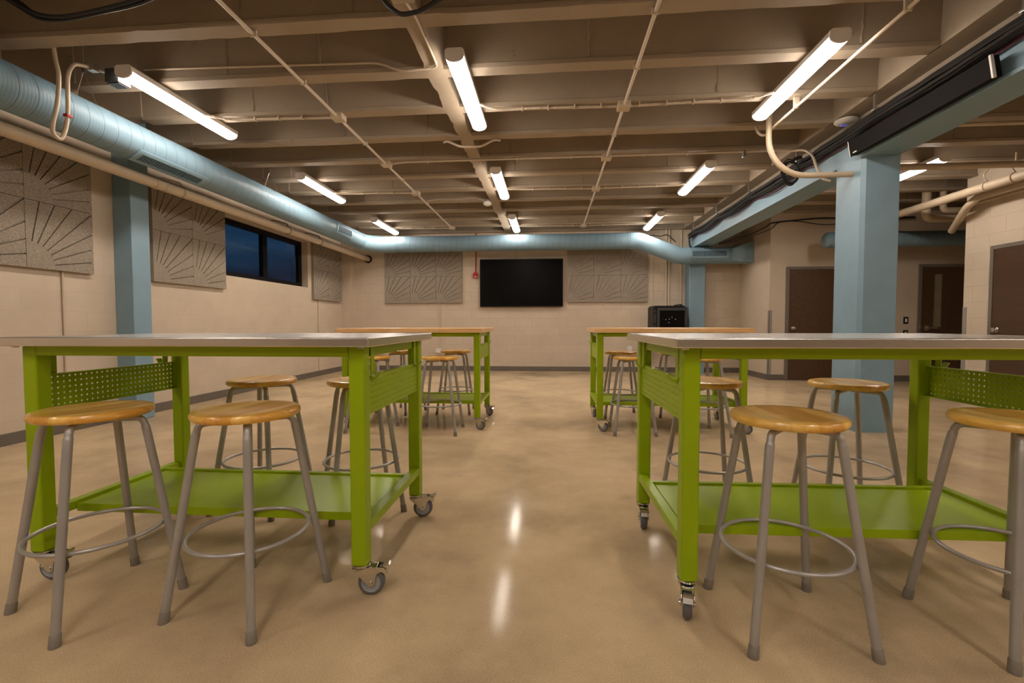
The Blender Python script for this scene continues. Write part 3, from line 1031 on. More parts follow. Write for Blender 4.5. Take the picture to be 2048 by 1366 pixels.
grille(du, 'vent_grille', 'Y', (dx, 4.40, dz), 0.37, dr_, -1.32, -0.82, 26)
grille(du, 'vent_grille', 'Y', (dx, 8.16, dz), 0.27, dr_, -0.36, 0.22, 22)
grille(du, 'vent_grille', 'X', (3.16, DY, zr), 0.33, dr_, -0.20, 0.42, 26)
for yy in (3.62, 6.18):
    hw_ = MB().tube([(dx, yy, ZS), (dx, yy, dz + 0.42)], 0.0025, 6)
    hw_.tube([(dx, yy, dz + 0.42), (dx - 0.11, yy, dz + 0.125)], 0.002, 6).tube([(dx, yy, dz + 0.42), (dx + 0.11, yy, dz + 0.125)], 0.002, 6)
    hw_.box(dx - 0.014, dx + 0.014, yy - 0.008, yy + 0.008, dz + 0.40, dz + 0.455)
    local(hw_.build('hanger_wire', M['galv']), du)

# duct beyond the column at the far right
du2 = tag(MB().tube([(4.66, 8.35, 2.47), (4.675, 8.35, 2.47), (4.71, 8.35, 2.47), (7.1, 8.35, 2.47)], [0.06, 0.10, 0.13, 0.13], 32).build('air_duct', M['duct_x']), 'short round blue duct with a closed end behind the blue column', 'air duct')

# ------------------------------------------------------------------ tan pipes
px_, pz_ = -4.10, 2.51
pp = tag(empty('water_pipe', (px_, 3, pz_)), 'thick tan pipe under the blue duct along the left wall', 'pipe')
local(MB().tube([(px_, YF, pz_), (px_, YB - 0.002, pz_)], 0.054, 28).build('pipe', M['pipe']), pp)
local(MB().lathe([(0.056, 0), (0.085, 0), (0.085, 0.03), (0.056, 0.03)], 28, Matrix.Translation((px_, YB - 0.035, pz_)) @ Matrix.Rotation(-PI / 2, 4, 'X')).build('wall_collar', M['black']), pp)
for yy in (3.02, 4.86, 6.95, 7.95):
    hg = MB()
    hg.tube([(px_ + 0.058 * math.cos(2 * PI * k / 24), yy, pz_ + 0.058 * math.sin(2 * PI * k / 24)) for k in range(24)], 0.005, 6, closed=True)
    hg.tube(fillet([(px_, yy, pz_ + 0.06), (px_, yy, pz_ + 0.10), (px_ - 0.2, yy, pz_ + 0.16), (XL, yy, pz_ + 0.16)], 0.05), 0.007, 6)
    local(hg.build('pipe_hanger', M['darkgrey'] if yy > 5 or yy < 4 else M['pipe']), pp)
for yy in (4.50, 4.62):
    local(MB().tube([(px_, yy, pz_), (px_, yy + 0.05, pz_)], 0.058, 28).build('coupling', M['pipe']), pp)

p2 = tag(empty('water_pipe', (5.45, 5, 2.757)), 'thick tan pipe sloping away high along the right block wall', 'pipe')
local(MB().tube([(5.45, YF, 2.757), (5.45, 8.80, 2.757)], 0.056, 24).build('pipe', M['pipe']), p2)
for yy in (5.95, 6.3):
    hg = MB()
    hg.tube([(5.45 + 0.062 * math.cos(2 * PI * k / 24), yy, 2.757 + 0.062 * math.sin(2 * PI * k / 24)) for k in range(24)], 0.006, 6, closed=True)
    hg.tube(fillet([(5.45, yy, 2.82), (5.41, yy, 2.86), (5.41, yy, 2.92), (5.45, yy, 2.95), (5.45, yy, ZJ)], 0.03), 0.009, 8)
    local(hg.build('pipe_hanger', M['pipe']), p2)
conduit('water_pipe', [(5.60, YF, 2.70), (5.60, 6.6, 2.70), (5.60, 6.6, 2.70), (5.60, 6.75, 2.62), (5.86, 7.30, 2.40), (5.86, 7.30, 2.40)], 0.045, 'tan pipe with an angled drop next to the end of the block wall', 'pipe', 0.06, 'pipe', seg=20)
conduit('water_pipe', [(5.74, YF, 2.66), (5.74, 6.95, 2.66)], 0.018, 'thin tan pipe hugging the top of the right block wall', 'pipe', 0.05, 'pipe')
conduit('water_pipe', [(5.80, 7.7, ZS), (5.80, 7.7, 2.665), (8.2, 7.7, 2.665)], 0.058, 'thick tan drain elbow hanging behind the sloping pipe', 'pipe', 0.09, 'pipe', seg=20)
conduit('water_pipe', [(5.98, 7.62, ZS), (5.98, 7.62, 2.77), (8.2, 7.62, 2.77)], 0.044, 'tan elbow pipe right of the thick drain elbow', 'pipe', 0.07, 'pipe', seg=20)
conduit('water_pipe', [(3.44, 5.60, 2.80), (5.79, 5.60, 2.80)], 0.036, 'tan pipe crossing in front of the light right of the column', 'pipe', 0.05, 'pipe', seg=14)
conduit('water_pipe', [(3.44, 4.93, 2.99), (3.44, 4.935, 2.99), (5.79, 4.935, 2.99)], 0.02, 'thin tan pipe crossing higher up right of the column', 'pipe', 0.02, 'pipe', seg=12)

# ------------------------------------------------------------------ conduits under the joists
def run(name, pts, r, label, boxes=(), clips=(), fil=0.08, ribbed=False, axis='Y'):
    root = tag(empty(name, pts[0]), label, 'conduit')
    path = fillet(pts, fil) if len(pts) > 2 else [Vector(p) for p in pts]
    if ribbed:
        q = [path[0]]
        for a, b in zip(path[:-1], path[1:]):
            n = max(1, int((b - a).length / 0.006))
            for i in range(1, n + 1): q.append(a.lerp(b, i / n))
        path = q
        rad = [r * (1.10 if i % 2 else 0.92) for i in range(len(path))]
        mbb = MB().tube(path, rad, 8)
    else:
        mbb = MB().tube(path, r, 10)
    local(mbb.build('tube', M['conduit']), root)
    for b in boxes:
        local(MB().box(b[0] - 0.056, b[0] + 0.056, b[1] - 0.056, b[1] + 0.056, b[2] - 0.028, b[2] + 0.03, 0.005).build('junction_box', M['conduit']), root)
    for c_ in clips:
        if axis == 'Y': m_ = MB().box(c_[0] - r - 0.012, c_[0] + r + 0.012, c_[1] - 0.008, c_[1] + 0.008, c_[2] - r - 0.003, ZJ, 0.003)
        else: m_ = MB().box(c_[0] - 0.007, c_[0] + 0.007, c_[1] - r - 0.004, c_[1] + r + 0.01, c_[2] - r - 0.004, ZJ + 0.004, 0.003)
        local(m_.build('clip', M['conduit']), root)
    return root


BY = (4.345, 5.645, 6.915, 9.47)
ZC = 3.026
run('ceiling_conduit', [(-2.03, YF, ZC), (-2.03, 9.5, ZC)], 0.0135, 'long cream conduit along the ceiling left of the centre rib', [(-2.03, y, ZC) for y in BY], [(-2.03, 3.07, ZC), (-2.03, 3.71, ZC), (-2.03, 4.99, ZC), (-2.03, 6.27, ZC), (-2.03, 7.55, ZC)])
run('ceiling_conduit', [(0.665, YF, ZC), (0.665, 9.5, ZC)], 0.0135, 'long cream conduit along the ceiling right of the centre rib', [(0.665, y, ZC) for y in BY], [(0.665, 3.07, ZC), (0.665, 3.71, ZC), (0.665, 4.99, ZC), (0.665, 6.27, ZC), (0.665, 7.55, ZC)])
for yb, rr_, nm in ((4.352, 0.0125, 'nearest'), (6.91, 0.012, 'second'), (9.47, 0.012, 'farthest')):
    yl = yb - 0.03
    for k_, (xa, xb, t) in enumerate(((-3.24, -2.09, 'from the left light row to the left conduit'), (-0.64, 0.61, 'from the middle light row to the right conduit'), (1.90, 0.72, 'from the right light row to the right conduit'))):
        sg = 1 if xb > xa else -1
        n = int(abs(xb - xa) / 0.26)
        run('flexible_conduit', smooth_path([(xa, yl - 0.16, 3.012), (xa + sg * 0.12, yl - 0.06, 3.02), (xa + sg * 0.28, yl, 3.03), ((xa + xb) / 2, yl + 0.012, 3.034), (xb, yb, 3.03)], 10), rr_,
            '%s ribbed cable %s' % (nm, t), (), [(xa + sg * (0.38 + i * 0.24), yl + 0.006, 3.033) for i in range(int((abs(xb - xa) - 0.45) / 0.24) + 1)], 0.01, yb < 5, 'X')
run('ceiling_conduit', [(-1.97, 5.645, ZC), (-1.80, 5.615, 3.034), (2.30, 5.615, 3.034), (2.42, 5.615, 3.034)], 0.012, 'straight cream conduit crossing the ceiling under the joists between both long conduits', (), [(x, 5.615, 3.034) for x in (-1.5, -0.4, 0.25, 1.1, 1.6)], 0.05, False, 'X')
run('ceiling_conduit', [(-1.17, 5.06, 3.04), (-1.11, 4.98, 3.02), (-0.965, 4.96, 2.945), (-0.745, 4.96, 2.94), (-0.60, 4.98, 3.02), (-0.55, 5.06, 3.04)], 0.012, 'short cream conduit dipping under the centre rib', (), (), 0.05)
# conduit from the box at the top down the rib and off to the nearest left light
run('ceiling_conduit', [(-0.875, 2.72, 2.975), (-0.875, 3.0, 3.035), (-0.872, 3.60, 3.035), (-1.17, 3.615, 3.03), (-1.36, 3.624, 3.11), (-3.35, 3.624, 3.146)], 0.0085, 'thin cream conduit down the centre rib then left to the nearest light', (), (), 0.07)
jb = tag(MB().box(-0.935, -0.80, 2.58, 2.75, 2.945, ZJ - 0.001, 0.008).build('junction_box', M['conduit']), 'cream junction box on the centre rib at the top edge', 'junction box')
run('ceiling_conduit', [(2.172, YF, 2.962), (2.172, 4.5, 2.962)] + smooth_path([(2.172, 4.6, 2.962), (2.172, 4.70, 2.962), (2.172, 4.80, 2.955), (2.155, 4.87, 2.935), (2.115, 4.89, 2.935), (2.085, 4.90, 2.965), (2.08, 4.91, 2.985), (2.08, 4.94, 3.04)], 8), 0.0125, 'straight cream conduit beside the nearest right light with a hooked end', (), [(2.172, 3.07, 2.962), (2.172, 4.35, 2.962)], 0.02)
bc = [(2.135, 4.78, ZJ + 0.1), (2.135, 4.78, 2.97)]
for i in range(0, 11):
    a = PI / 2 * i / 10
    bc.append((2.135 + 0.36 * (1 - math.cos(a)), 4.78, 2.86 - 0.37 * math.sin(a)))
bc.append((2.921, 4.78, 2.49))
tag(MB().tube(bc, 0.027, 16).build('bent_conduit', M['pipe']), 'thick tan conduit bending from the ceiling into the blue column', 'conduit')
run('flexible_conduit', smooth_path([(2.42, 5.61, 3.034), (2.60, 5.57, 3.02), (2.721, 5.5, 2.987), (2.777, 5.42, 2.964), (2.809, 5.34, 2.909), (2.814, 5.26, 2.819), (2.809, 5.2, 2.714), (2.811, 5.15, 2.635), (2.83, 5.12, 2.56), (2.91, 5.12, 2.53)], 8), 0.013, 'cream flexible conduit curling over the cables to the beam behind the bent conduit', (), (), 0.01)
cl = tag(MB().box(2.22, 2.25, 5.59, 5.64, 2.97, 3.05, 0.004).build('pipe_clip', M['galv']), 'small metal beam clamp above the bent conduit', 'clamp')

# smoke detector and its cable
sd = tag(empty('smoke_detector', (-1.02, 7.50, 3.0)), 'white round smoke detector left of the centre rib', 'smoke detector')
MB().lathe([(0, -0.035), (0.035, -0.035), (0.05, -0.022), (0.066, -0.018), (0.068, 0.012), (0.05, 0.03), (0, 0.03)], 28).build('body', M['white'], sd)
MB().lathe([(0, 0.03), (0.03, 0.03), (0.03, 0.05), (0, 0.05)], 16).build('mount', M['white'], sd)
tag(MB().tube(smooth_path([(-2.0, 7.44, 3.045), (-1.81, 7.45, 3.076), (-1.5, 7.46, 3.072), (-1.22, 7.45, 3.08), (-1.05, 7.49, 3.03), (-1.02, 7.5, 3.02)]), 0.006, 8).build('detector_cable', M['conduit']), 'thin cream cable leading to the smoke detector', 'cable')

# hanging flexible cable loop and box at the nearest left light
fl = tag(empty('flexible_conduit', (-3.6, 3.13, ZJ)), 'grey flexible cable hanging in a long loop before the blue duct', 'conduit')
lp = smooth_path([(-3.60, 3.135, 3.06), (-3.60, 3.145, 2.97), (-3.585, 3.15, 2.85), (-3.59, 3.135, 2.65), (-3.60, 3.11, 2.50), (-3.605, 3.115, 2.43), (-3.60, 3.155, 2.405), (-3.60, 3.19, 2.47), (-3.60, 3.215, 2.60), (-3.60, 3.222, 2.75), (-3.60, 3.23, 2.90), (-3.60, 3.27, 3.0), (-3.60, 3.33, 3.035), (-3.58, 3.40, 3.045)], 10)
local(MB().tube(lp, 0.0135, 12).build('tube', M['pipe']), fl)
local(MB().box(-3.618, -3.580, 3.196, 3.236, 2.59, 2.612, 0.003).build('red_tag', M['red']), fl)
local(MB().box(-3.60, -3.54, 3.37, 3.42, 3.02, 3.07, 0.004).cyl((-3.55, 3.42, 3.045), (-3.46, 3.46, 3.03), 0.015).build('connector', M['galv']), fl)
xb = tag(empty('control_box', (-3.43, 3.46, 2.99)), 'dark grey control box at the near end of the nearest left light', 'control box')
MB().box(-0.055, 0.060, -0.055, 0.055, -0.05, 0.058, 0.004).build('box', M['darkgrey'], xb)
MB().box(-0.045, 0.05, -0.045, 0.045, -0.056, -0.0495, 0.002).build('cover', M['darkgrey'], xb)

# black cable swags at the top edge
tag(MB().tube(smooth_path([(-3.62, 2.72, 3.22), (-3.413, 2.72, 3.10), (-3.278, 2.72, 3.02), (-3.175, 2.72, 2.985), (-3.038, 2.72, 2.972), (-2.80, 2.72, 3.0), (-2.53, 2.72, 3.05), (-2.2, 2.72, 3.15), (-1.9, 2.78, 3.2)], 8), 0.012, 8)
    .tube(smooth_path([(-3.60, 2.735, 3.20), (-3.40, 2.735, 3.075), (-3.25, 2.735, 2.985), (-3.12, 2.735, 2.962), (-3.0, 2.735, 2.965), (-2.80, 2.735, 2.992), (-2.53, 2.735, 3.035), (-2.2, 2.735, 3.15), (-1.9, 2.79, 3.19)], 8), 0.009, 8)
    .tube(smooth_path([(-3.60, 2.75, 3.25), (-3.38, 2.75, 3.10), (-3.24, 2.75, 3.0), (-3.1, 2.745, 2.975), (-2.95, 2.745, 2.982), (-2.78, 2.75, 3.02), (-2.5, 2.75, 3.08), (-2.2, 2.75, 3.18), (-1.9, 2.79, 3.21)], 8), 0.009, 8)
    .build('cable_bundle', M['cable']), 'black cable bundle sagging under the ceiling at the top left corner', 'cable bundle')
tag(MB().tube(smooth_path([(-1.25, 2.80, 3.22), (-1.05, 2.775, 3.05), (-0.982, 2.77, 2.965), (-0.931, 2.77, 2.92), (-0.886, 2.77, 2.90), (-0.82, 2.77, 2.905), (-0.766, 2.77, 2.918), (-0.676, 2.77, 2.965), (-0.52, 2.78, 3.06), (-0.3, 2.80, 3.2)], 8), 0.014, 8)
    .build('cable_bundle', M['cable']), 'black cable looping under the centre rib at the top edge', 'cable bundle')

# ------------------------------------------------------------------ cables along the blue beam
cbn = tag(empty('cable_bundle', (2.89, 6, 2.95)), 'thick black cable bundle running along the top of the blue beam', 'cable bundle')
rc = random.Random(11)
HY = [1.79 + 1.28 * k for k in range(-1, 7)]
for i in range(12):
    bx = 2.835 + 0.023 * (i % 4) + rc.uniform(-0.004, 0.004)
    bz = 2.845 + 0.025 * (i // 4)
    ph = rc.uniform(0.015, 0.05) if i < 4 else rc.uniform(0.0, 0.02)
    pts = []
    y = YF + 0.1
    while y < YB - 0.25:
        t = ((y - HY[0]) / 1.28) % 1.0
        sag = 4 * t * (1 - t) * (ph if y > 5.3 else ph * 0.35)
        pts.append((bx + rc.uniform(-0.004, 0.004), y, bz - sag + rc.uniform(-0.003, 0.003)))
        y += 0.16
    local(MB().tube(smooth_path(pts, 3), 0.014 if i < 9 else 0.011, 7).build('black_cable', M['cable']), cbn)
for i in range(2):
    pts = []
    y = 2.4
    while y < YB - 0.25:
        t = ((y - HY[0]) / 1.28) % 1.0
        pts.append((2.912 + 0.006 * i + rc.uniform(-0.003, 0.003), y, 2.83 - 0.012 * i - 4 * t * (1 - t) * (0.06 + 0.015 * i if y > 5.3 else 0.02)))
        y += 0.12
    o = local(MB().tube(smooth_path(pts, 3), 0.0045, 6).build('red_cable', M['redcable']), cbn)
    o['label'] = 'thin dark red cable'
for y in HY:
    if y < 2: continue
    hk = MB().box(2.818, 2.838, y - 0.012, y + 0.012, 2.905, ZJ, 0.003)
    hk.box(2.812, 2.86, y - 0.022, y + 0.022, 2.906, 2.926, 0.005)
    tag(hk.build('cable_hook', M['galv']), 'bright metal cable hook on the beam, %s from the camera' % ('first', 'second', 'third', 'fourth', 'fifth', 'sixth', 'seventh')[HY.index(y) - 2 if HY.index(y) >= 2 else 0], 'cable hook', 'metal hooks holding the beam cables')
cc_ = MB()
for i in range(7):
    r1, r2 = 0.085 + rc.uniform(-0.012, 0.012), 0.14 + rc.uniform(-0.02, 0.015)
    ox, oy = 2.73 + rc.uniform(-0.02, 0.02), 5.56 + rc.uniform(-0.02, 0.02)
    cc_.tube([(ox + r1 * math.cos(2 * PI * k / 28), oy + 0.15 * r1 * math.sin(2 * PI * k / 28) + rc.uniform(-0.002, 0.002), 2.765 + r2 * math.sin(2 * PI * k / 28)) for k in range(28)], 0.006, 6, closed=True)
cc_.tube(smooth_path([(2.73, 5.56, 2.87), (2.77, 5.54, 2.91), (2.83, 5.52, 2.92)]), 0.02, 8)
tag(cc_.build('cable_coil', M['cable']), 'black coil of spare cable hanging at the beam beside the column', 'cable')
# loose cables in the far right ceiling
tag(MB().tube(smooth_path([(3.30, 9.4, 2.62), (3.5, 9.2, 2.66), (3.7, 9.0, 2.70), (3.9, 8.78, 2.80), (4.0, 8.74, 2.86), (4.4, 8.74, 2.90), (4.9, 8.74, 2.93), (5.5, 8.74, 2.90), (6.4, 8.74, 2.92)], 8), 0.014, 8)
    .tube(smooth_path([(3.30, 9.42, 2.60), (3.6, 9.1, 2.64), (3.95, 8.75, 2.74), (4.1, 8.72, 2.86), (4.4, 8.73, 2.88), (4.9, 8.72, 2.81), (5.5, 8.73, 2.86), (6.4, 8.72, 2.90)], 8), 0.008, 8)
    .build('cable_bundle', M['cable']), 'loose dark cables along the top of the wall above the far brown door', 'cable bundle')
tag(MB().tube(smooth_path([(2.62, 9.95, 2.75), (2.45, 9.95, 2.90), (2.3, 9.95, 2.88), (2.1, 10.05, 2.92), (1.9, 10.165, 2.90)], 8), 0.010, 8).build('cable_bundle', M['cable']), 'black cables between the beam end and the back duct', 'cable bundle')
tag(MB().tube(smooth_path([(2.90, 9.86, 2.93), (2.86, 9.84, 2.80), (2.87, 9.83, 2.66), (2.93, 9.84, 2.60)], 8), 0.016, 8).build('cable_bundle', M['cable']), 'black cables dropping at the far end of the blue beam', 'cable bundle')
# conduit on the far side of the beam
conduit('beam_conduit', [(3.275, 0.5, 2.66), (3.275, 9.6, 2.66)], 0.012, 'thin tan conduit along the far side of the blue beam')

# line speaker on the beam
ls = tag(empty('line_speaker', (2.86, 3.98, 2.70)), 'long black line speaker mounted on the side of the blue beam', 'loudspeaker')
ls.rotation_euler = (0, math.radians(-10), 0)
MB().box(-0.03, 0.035, -0.70, 0.70, -0.070, 0.072, 0.006).build('case', M['speaker'], ls)
MB().box(-0.036, -0.014, -0.716, -0.70, -0.074, 0.076, 0.004).build('end_cap', M['white'], ls)
MB().box(-0.036, -0.014, 0.70, 0.708, -0.074, 0.076, 0.003).build('end_cap', M['silver'], ls)
MB().box(-0.0325, -0.0295, 0.615, 0.665, -0.052, -0.042, 0.001).build('badge', M['white'], ls)
for y in (-0.45, 0.45):
    MB().box(0.03, 0.082, y - 0.04, y + 0.04, -0.04, 0.04, 0.003).build('bracket', M['speaker'], ls)

# wireless access point
ap = tag(empty('access_point', (2.885, 4.84, ZJ)), 'round white wireless access point with a blue glow above the line speaker', 'access point')
MB().lathe([(0, -0.055), (0.05, -0.054), (0.085, -0.045), (0.1, -0.03), (0.097, -0.018), (0.07, -0.008), (0, -0.008)], 40).build('cover', M['white'], ap)
MB().lathe([(0, -0.008), (0.05, -0.008), (0.05, -0.0005), (0, -0.0005)], 24).build('mount', M['white'], ap)
arc = MB().tube([(0.042 * math.cos(a), 0.042 * math.sin(a), -0.0545) for a in [PI * (0.25 + 0.9 * i / 14) for i in range(15)]], 0.0035, 6)
arc.build('status_ring', M['ledblue'], ap)

# ------------------------------------------------------------------ workbenches
def caster():
    f = MB()
    f.lathe([(0, 0.122), (0.034, 0.122), (0.034, 0.116), (0.022, 0.113), (0.030, 0.108), (0.030, 0.100), (0, 0.100)], 24)
    cheek = [(-0.032, 0.110), (0.02, 0.112), (0.062, 0.113), (0.090, 0.108), (0.096, 0.099), (0.086, 0.094), (0.070, 0.092), (0.060, 0.084), (0.055, 0.070), (0.054, 0.052), (0.048, 0.041), (0.038, 0.037), (0.028, 0.041), (0.014, 0.058), (-0.006, 0.080), (-0.028, 0.098)]
    Mx = Matrix(((1, 0, 0, 0), (0, 0, 1, 0), (0, 1, 0, 0), (0, 0, 0, 1)))
    f.prism(cheek, -0.0225, -0.0195, Mx); f.prism(cheek, 0.0195, 0.0225, Mx)
    f.box(-0.032, 0.060, -0.0225, 0.0225, 0.106, 0.111, 0.0015)
    f.cyl((0.038, -0.027, 0.051), (0.038, 0.027, 0.051), 0.008, 14)
    f.cyl((0.010, -0.0245, 0.062), (0.010, 0.0245, 0.062), 0.0045, 12)
    o = f.build('caster', M['chrome'])
    w = MB()
    Mw = Matrix.Translation((0.038, 0, 0.051)) @ Matrix.Rotation(PI / 2, 4, 'X')
    w.lathe([(0.036, -0.0155), (0.044, -0.0155), (0.049, -0.012), (0.051, -0.006), (0.051, 0.006), (0.049, 0.012), (0.044, 0.0155), (0.036, 0.0155)], 40, Mw)
    wo = w.build('wheel', M['tyre'], o)
    h = MB()
    h.lathe([(0.0001, -0.017), (0.014, -0.017), (0.015, -0.0125), (0.034, -0.0125), (0.037, -0.0165), (0.037, 0.0165), (0.034, 0.0125), (0.015, 0.0125), (0.014, 0.017), (0.0001, 0.017)], 36, Mw)
    h.build('hub', M['hub'], o)
    p = MB()
    p.prism([(0.055, 0.099), (0.085, 0.112), (0.105, 0.122), (0.110, 0.118), (0.104, 0.108), (0.090, 0.098), (0.098, 0.082), (0.092, 0.079), (0.078, 0.092), (0.058, 0.092)], -0.016, 0.016, Mx)
    p.build('brake_pedal', M['chrome'], o)
    return o


def perforated_panel():
    """lies in the YZ plane, outer face at x = 0, flanges towards -x ; centred on y, z from 0"""
    nc, nr, pu, pv, rh, t = 27, 6, 0.0243, 0.0236, 0.0042, 0.002
    L, H = nc * pu, nr * pv + 0.006
    mb = MB()
    vmap = {}
    vs = []; fs = []
    def vert(key, p):
        if key not in vmap:
            vmap[key] = len(vs); vs.append(p)
        return vmap[key]
    for i in range(nc):
        for j in range(nr):
            u0 = -L / 2 + i * pu; v0 = 0.003 + j * pv
            cu, cv = u0 + pu / 2, v0 + pv / 2
            for side, x in ((0, 0.0), (1, -t)):
                c = [vert(('c', side, i + a, j + b), (x, -L / 2 + (i + a) * pu, 0.003 + (j + b) * pv)) for a, b in ((0, 0), (1, 0), (1, 1), (0, 1))]
                o = [vert(('o', side, i, j, k), (x, cu + rh * math.cos(PI / 8 + k * PI / 4), cv + rh * math.sin(PI / 8 + k * PI / 4))) for k in range(8)]
                q = [(c[0], c[1], o[6], o[5]), (c[1], c[2], o[0], o[7]), (c[2], c[3], o[2], o[1]), (c[3], c[0], o[4], o[3]),
                     (c[1], o[7], o[6]), (c[2], o[1], o[0]), (c[3], o[3], o[2]), (c[0], o[5], o[4])]
                fs += q if side == 0 else [tuple(reversed(f)) for f in q]
            for k in range(8):
                k2 = (k + 1) % 8
                fs.append((vmap[('o', 0, i, j, k)], vmap[('o', 0, i, j, k2)], vmap[('o', 1, i, j, k2)], vmap[('o', 1, i, j, k)]))
    mb.add(vs, fs)
    mb.box(-0.024, 0, -L / 2, L / 2, 0, 0.003).box(-0.024, 0, -L / 2, L / 2, H - 0.003, H)
    mb.box(-0.024, 0, -L / 2 - 0.0015, -L / 2, 0, H).box(-0.024, 0, L / 2, L / 2 + 0.0015, 0, H)
    return mb.mesh('perforated_panel', M['green'], True, 25)


PANEL = perforated_panel()
BX, BYH = 0.70, 0.389        # outer half sizes of the leg frame
LEG = 0.060


def make_bench():
    root = empty('workbench')
    for sx in (-1, 1):
        for sy in (-1, 1):
            x0, x1 = sorted((sx * BX, sx * (BX - LEG)))
            y0, y1 = sorted((sy * BYH, sy * (BYH - LEG)))
            MB().box(x0, x1, y0, y1, 0.121, 0.957, 0.008, 3).build('leg', M['green'], root)
    for sy in (-1, 1):
        y0, y1 = sorted((sy * (BYH - 0.002), sy * (BYH - 0.030)))
        MB().box(-BX + LEG, BX - LEG, y0, y1, 0.9175, 0.957, 0.003).build('apron', M['green'], root)
    for sx in (-1, 1):
        x0, x1 = sorted((sx * (BX - 0.014), sx * (BX - 0.034)))
        MB().box(x0, x1, -BYH + LEG, BYH - LEG, 0.915, 0.957, 0.003).build('end_apron', M['green'], root)
        p = bpy.data.objects.new('perforated_panel', PANEL); COL.objects.link(p)
        p.parent = root
        p.location = (sx * (BX - 0.010), 0, 0.688)
        if sx < 0: p.rotation_euler = (0, 0, PI)
        # rail along the end of the shelf
        x0, x1 = sorted((sx * BX, sx * (BX - 0.042)))
        MB().box(x0 + 0.001, x1 - 0.001, -BYH + LEG, BYH - LEG, 0.240, 0.277, 0.003).build('shelf_rail', M['green'], root)
        # strap hooks
        for sy, w_ in ((-1, 0.032), (1, 0.032)):
            yc = sy * (BYH - LEG - 0.045)
            hk = MB()
            pr = [(0.0, 0.950), (0.0, 0.842), (0.004, 0.833), (0.012, 0.831), (0.020, 0.836), (0.034, 0.856), (0.038, 0.853), (0.024, 0.830), (0.013, 0.825), (0.001, 0.827), (-0.004, 0.840), (-0.004, 0.950)]
            Mx = Matrix(((sx, 0, 0, sx * (BX - 0.006)), (0, 0, 1, yc), (0, 1, 0, 0), (0, 0, 0, 1)))
            hk.prism(pr, -w_ / 2, w_ / 2, Mx)
            hk.build('strap_hook', M['green'], root, False)
    sh = MB()
    sh.box(-BX + 0.052, BX - 0.052, -0.230, 0.210, 0.258, 0.264, 0.001)
    sh.box(-BX + 0.042, BX - 0.042, -0.236, -0.226, 0.230, 0.2645, 0.002)
    for sx in (-1, 1): sh.box(min(sx * (BX - 0.043), sx * (BX - 0.06)), max(sx * (BX - 0.043), sx * (BX - 0.06)), -0.226, 0.218, 0.232, 0.236)
    sh.box(-BX + 0.05, BX - 0.05, 0.205, 0.22, 0.232, 0.236)
    sh.box(-BX + 0.042, BX - 0.042, 0.218, 0.245, 0.230, 0.273, 0.002)
    for x in (-0.35, 0.35): sh.box(x - 0.02, x + 0.02, -0.226, 0.218, 0.235, 0.262)
    sh.build('shelf', M['green'], root)
    return root


def add_top(root, kind):
    if kind == 'steel':
        t = MB().box(-0.742, 0.742, -0.445, 0.445, 0.957, 0.992, 0.005, 3)
        for sx in (-1, 1):
            for sy in (-1, 1):
                t.cyl((sx * 0.70, sy * 0.41, 0.951), (sx * 0.70, sy * 0.41, 0.957), 0.012, 12)
        return t.build('tabletop', M['steel'], root)
    return MB().box(-0.735, 0.735, -0.445, 0.445, 0.957, 1.0, 0.003, 2).build('tabletop', M['maple'], root)


CAST = caster()
def put_casters(root, angs):
    i = 0
    for sx in (-1, 1):
        for sy in (-1, 1):
            c_ = CAST if not CAST.parent else copy_tree(CAST)
            c_.parent = root
            c_.location = (sx * (BX - LEG / 2), sy * (BYH - LEG / 2), 0)
            c_.rotation_euler = (0, 0, math.radians(angs[i])); i += 1


base = make_bench()
benches = []
specs = ((-1.392, 2.045, 0.0, 'steel', (5, 20, 8, 12), 'green workbench on casters with a stainless steel top, left of the aisle, nearest the camera'),
         (1.158, 2.050, 1.1, 'steel', (-105, -98, -90, -80), 'green workbench on casters with a stainless steel top, right of the aisle, nearest the camera'),
         (-1.386, 4.836, 0.0, 'wood', (-60, 15, -25, -40), 'green workbench on casters with a maple top, far left of the aisle'),
         (1.152, 4.86, 0.0, 'wood', (-30, -70, -35, -80), 'green workbench on casters with a maple top, far right of the aisle'))
src = base
copies = [base] + [copy_tree(base) for _ in range(3)]
for root, (x, y, rz, kind, angs, lab) in zip(copies, specs):
    root.location = (x, y, 0)
    root.rotation_euler = (0, 0, math.radians(rz))
    add_top(root, kind)
    put_casters(root, angs)
    tag(root, lab, 'workbench', 'green rolling workbenches')

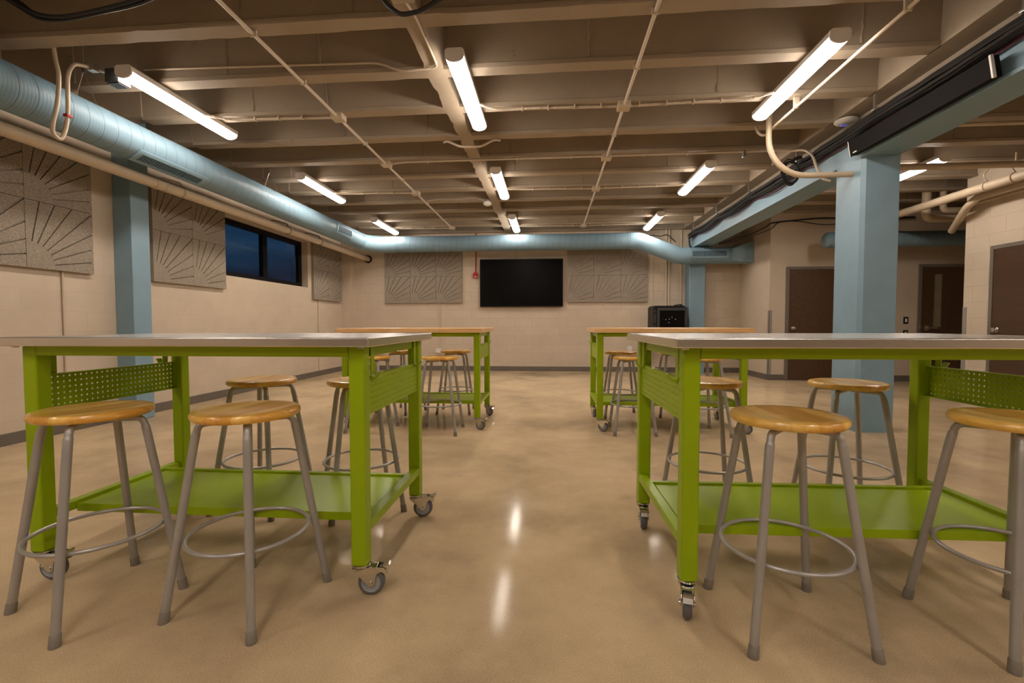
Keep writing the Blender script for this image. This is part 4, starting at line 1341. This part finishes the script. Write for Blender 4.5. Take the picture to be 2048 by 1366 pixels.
# ------------------------------------------------------------------ stools
SEAT_Z = 0.732
def make_stool():
    root = empty('stool')
    R_, t = 0.181, 0.031
    z1, z0 = SEAT_Z, SEAT_Z - t
    prof = [(0, z1 - 0.004), (0.09, z1 - 0.0035), (0.135, z1 - 0.001), (R_ - 0.016, z1), (R_ - 0.006, z1 - 0.003), (R_ - 0.001, z1 - 0.010), (R_, z1 - 0.016), (R_ - 0.002, z1 - 0.023), (R_ - 0.009, z0 + 0.001), (R_ - 0.02, z0), (0, z0)]
    MB().lathe(prof, 56).build('seat', M['seat'], root)
    MB().box(-0.07, 0.07, -0.07, 0.07, z0 - 0.005, z0, 0.001).build('mount_plate', M['legmetal'], root)
    for k in range(4):
        a = PI / 4 + k * PI / 2
        c_, s_ = math.cos(a), math.sin(a)
        def P(r, z): return (r * c_, r * s_, z)
        pts = [P(0.265, 0.020), P(0.162, 0.640), P(0.150, z0 - 0.014), P(0.02, z0 - 0.012)]
        path = fillet(pts, 0.05, 8)
        n = len(path)
        rad = []
        for q in path:
            z = q.z; r = math.hypot(q.x, q.y)
            rad.append(0.0140 if z < 0.655 else 0.0120)
        lg = MB().tube(path, rad, 14).build('leg', M['legmetal'], root)
        f = MB()
        d = (Vector(P(0.162, 0.64)) - Vector(P(0.265, 0.02))).normalized()
        b0 = Vector(P(0.2675, 0.004))
        f.tube([b0, b0 + d * 0.002, b0 + d * 0.030, b0 + d * 0.036], [0.0158, 0.0165, 0.0162, 0.0150], 16)
        f.lathe([(0, 0), (0.0165, 0), (0.0172, 0.006), (0, 0.006)], 16, Matrix.Translation((b0.x, b0.y, 0)))
        f.build('foot_cap', M['footrub'], lg)
    MB().tube([(0.2015 * math.cos(2 * PI * k / 56), 0.2015 * math.sin(2 * PI * k / 56), 0.272) for k in range(56)], 0.0075, 10, closed=True).build('foot_ring', M['legmetal'], root)
    return root


stool_specs = [
    (-1.691, 1.567, -23.0, 'near', 'wooden stool at the front of the left steel bench, nearest the left picture edge'),
    (-1.120, 1.610, -11.0, 'near', 'wooden stool at the front of the left steel bench, nearer the aisle'),
    (-1.640, 2.495, -6.0, 'near', 'wooden stool behind the left steel bench, nearer the left wall'),
    (-1.070, 2.52, 33.0, 'near', 'wooden stool behind the left steel bench, half hidden by its aisle leg'),
    (0.816, 1.650, 2.0, 'near', 'wooden stool at the front of the right steel bench, nearer the aisle'),
    (1.556, 1.652, 4.0, 'near', 'wooden stool at the front of the right steel bench, cut by the right picture edge'),
    (0.870, 2.62, 2.0, 'near', 'wooden stool behind the right steel bench, half hidden by its aisle leg'),
    (1.585, 2.59, -3.0, 'near', 'wooden stool behind the right steel bench, before the blue column'),
    (-1.064, 4.370, 0.0, 'far', 'wooden stool at the front of the far left maple bench, nearer the aisle'),
    (-1.750, 4.385, -3.0, 'far', 'wooden stool at the front of the far left maple bench, nearer the left wall'),
    (-1.114, 5.360, 2.0, 'far', 'wooden stool behind the far left maple bench, nearer the aisle'),
    (-1.748, 5.334, -21.0, 'far', 'wooden stool behind the far left maple bench, nearer the left wall'),
    (0.790, 4.503, 0.5, 'far', 'wooden stool at the front of the far right maple bench, nearer the aisle'),
    (1.430, 4.455, 11.5, 'far', 'wooden stool at the front of the far right maple bench, nearer the blue column'),
    (0.793, 5.270, 0.0, 'far', 'wooden stool behind the far right maple bench, nearer the aisle'),
    (1.406, 5.367, 0.0, 'far', 'wooden stool behind the far right maple bench, nearer the blue column'),
]
stool = make_stool()
for i, (x, y, a, w_, lab) in enumerate(stool_specs):
    o = stool if i == 0 else copy_tree(stool)
    o.location = (x, y, 0)
    o.rotation_euler = (0, 0, math.radians(a))
    tag(o, lab, 'stool', 'wooden stools round the %s benches' % w_)
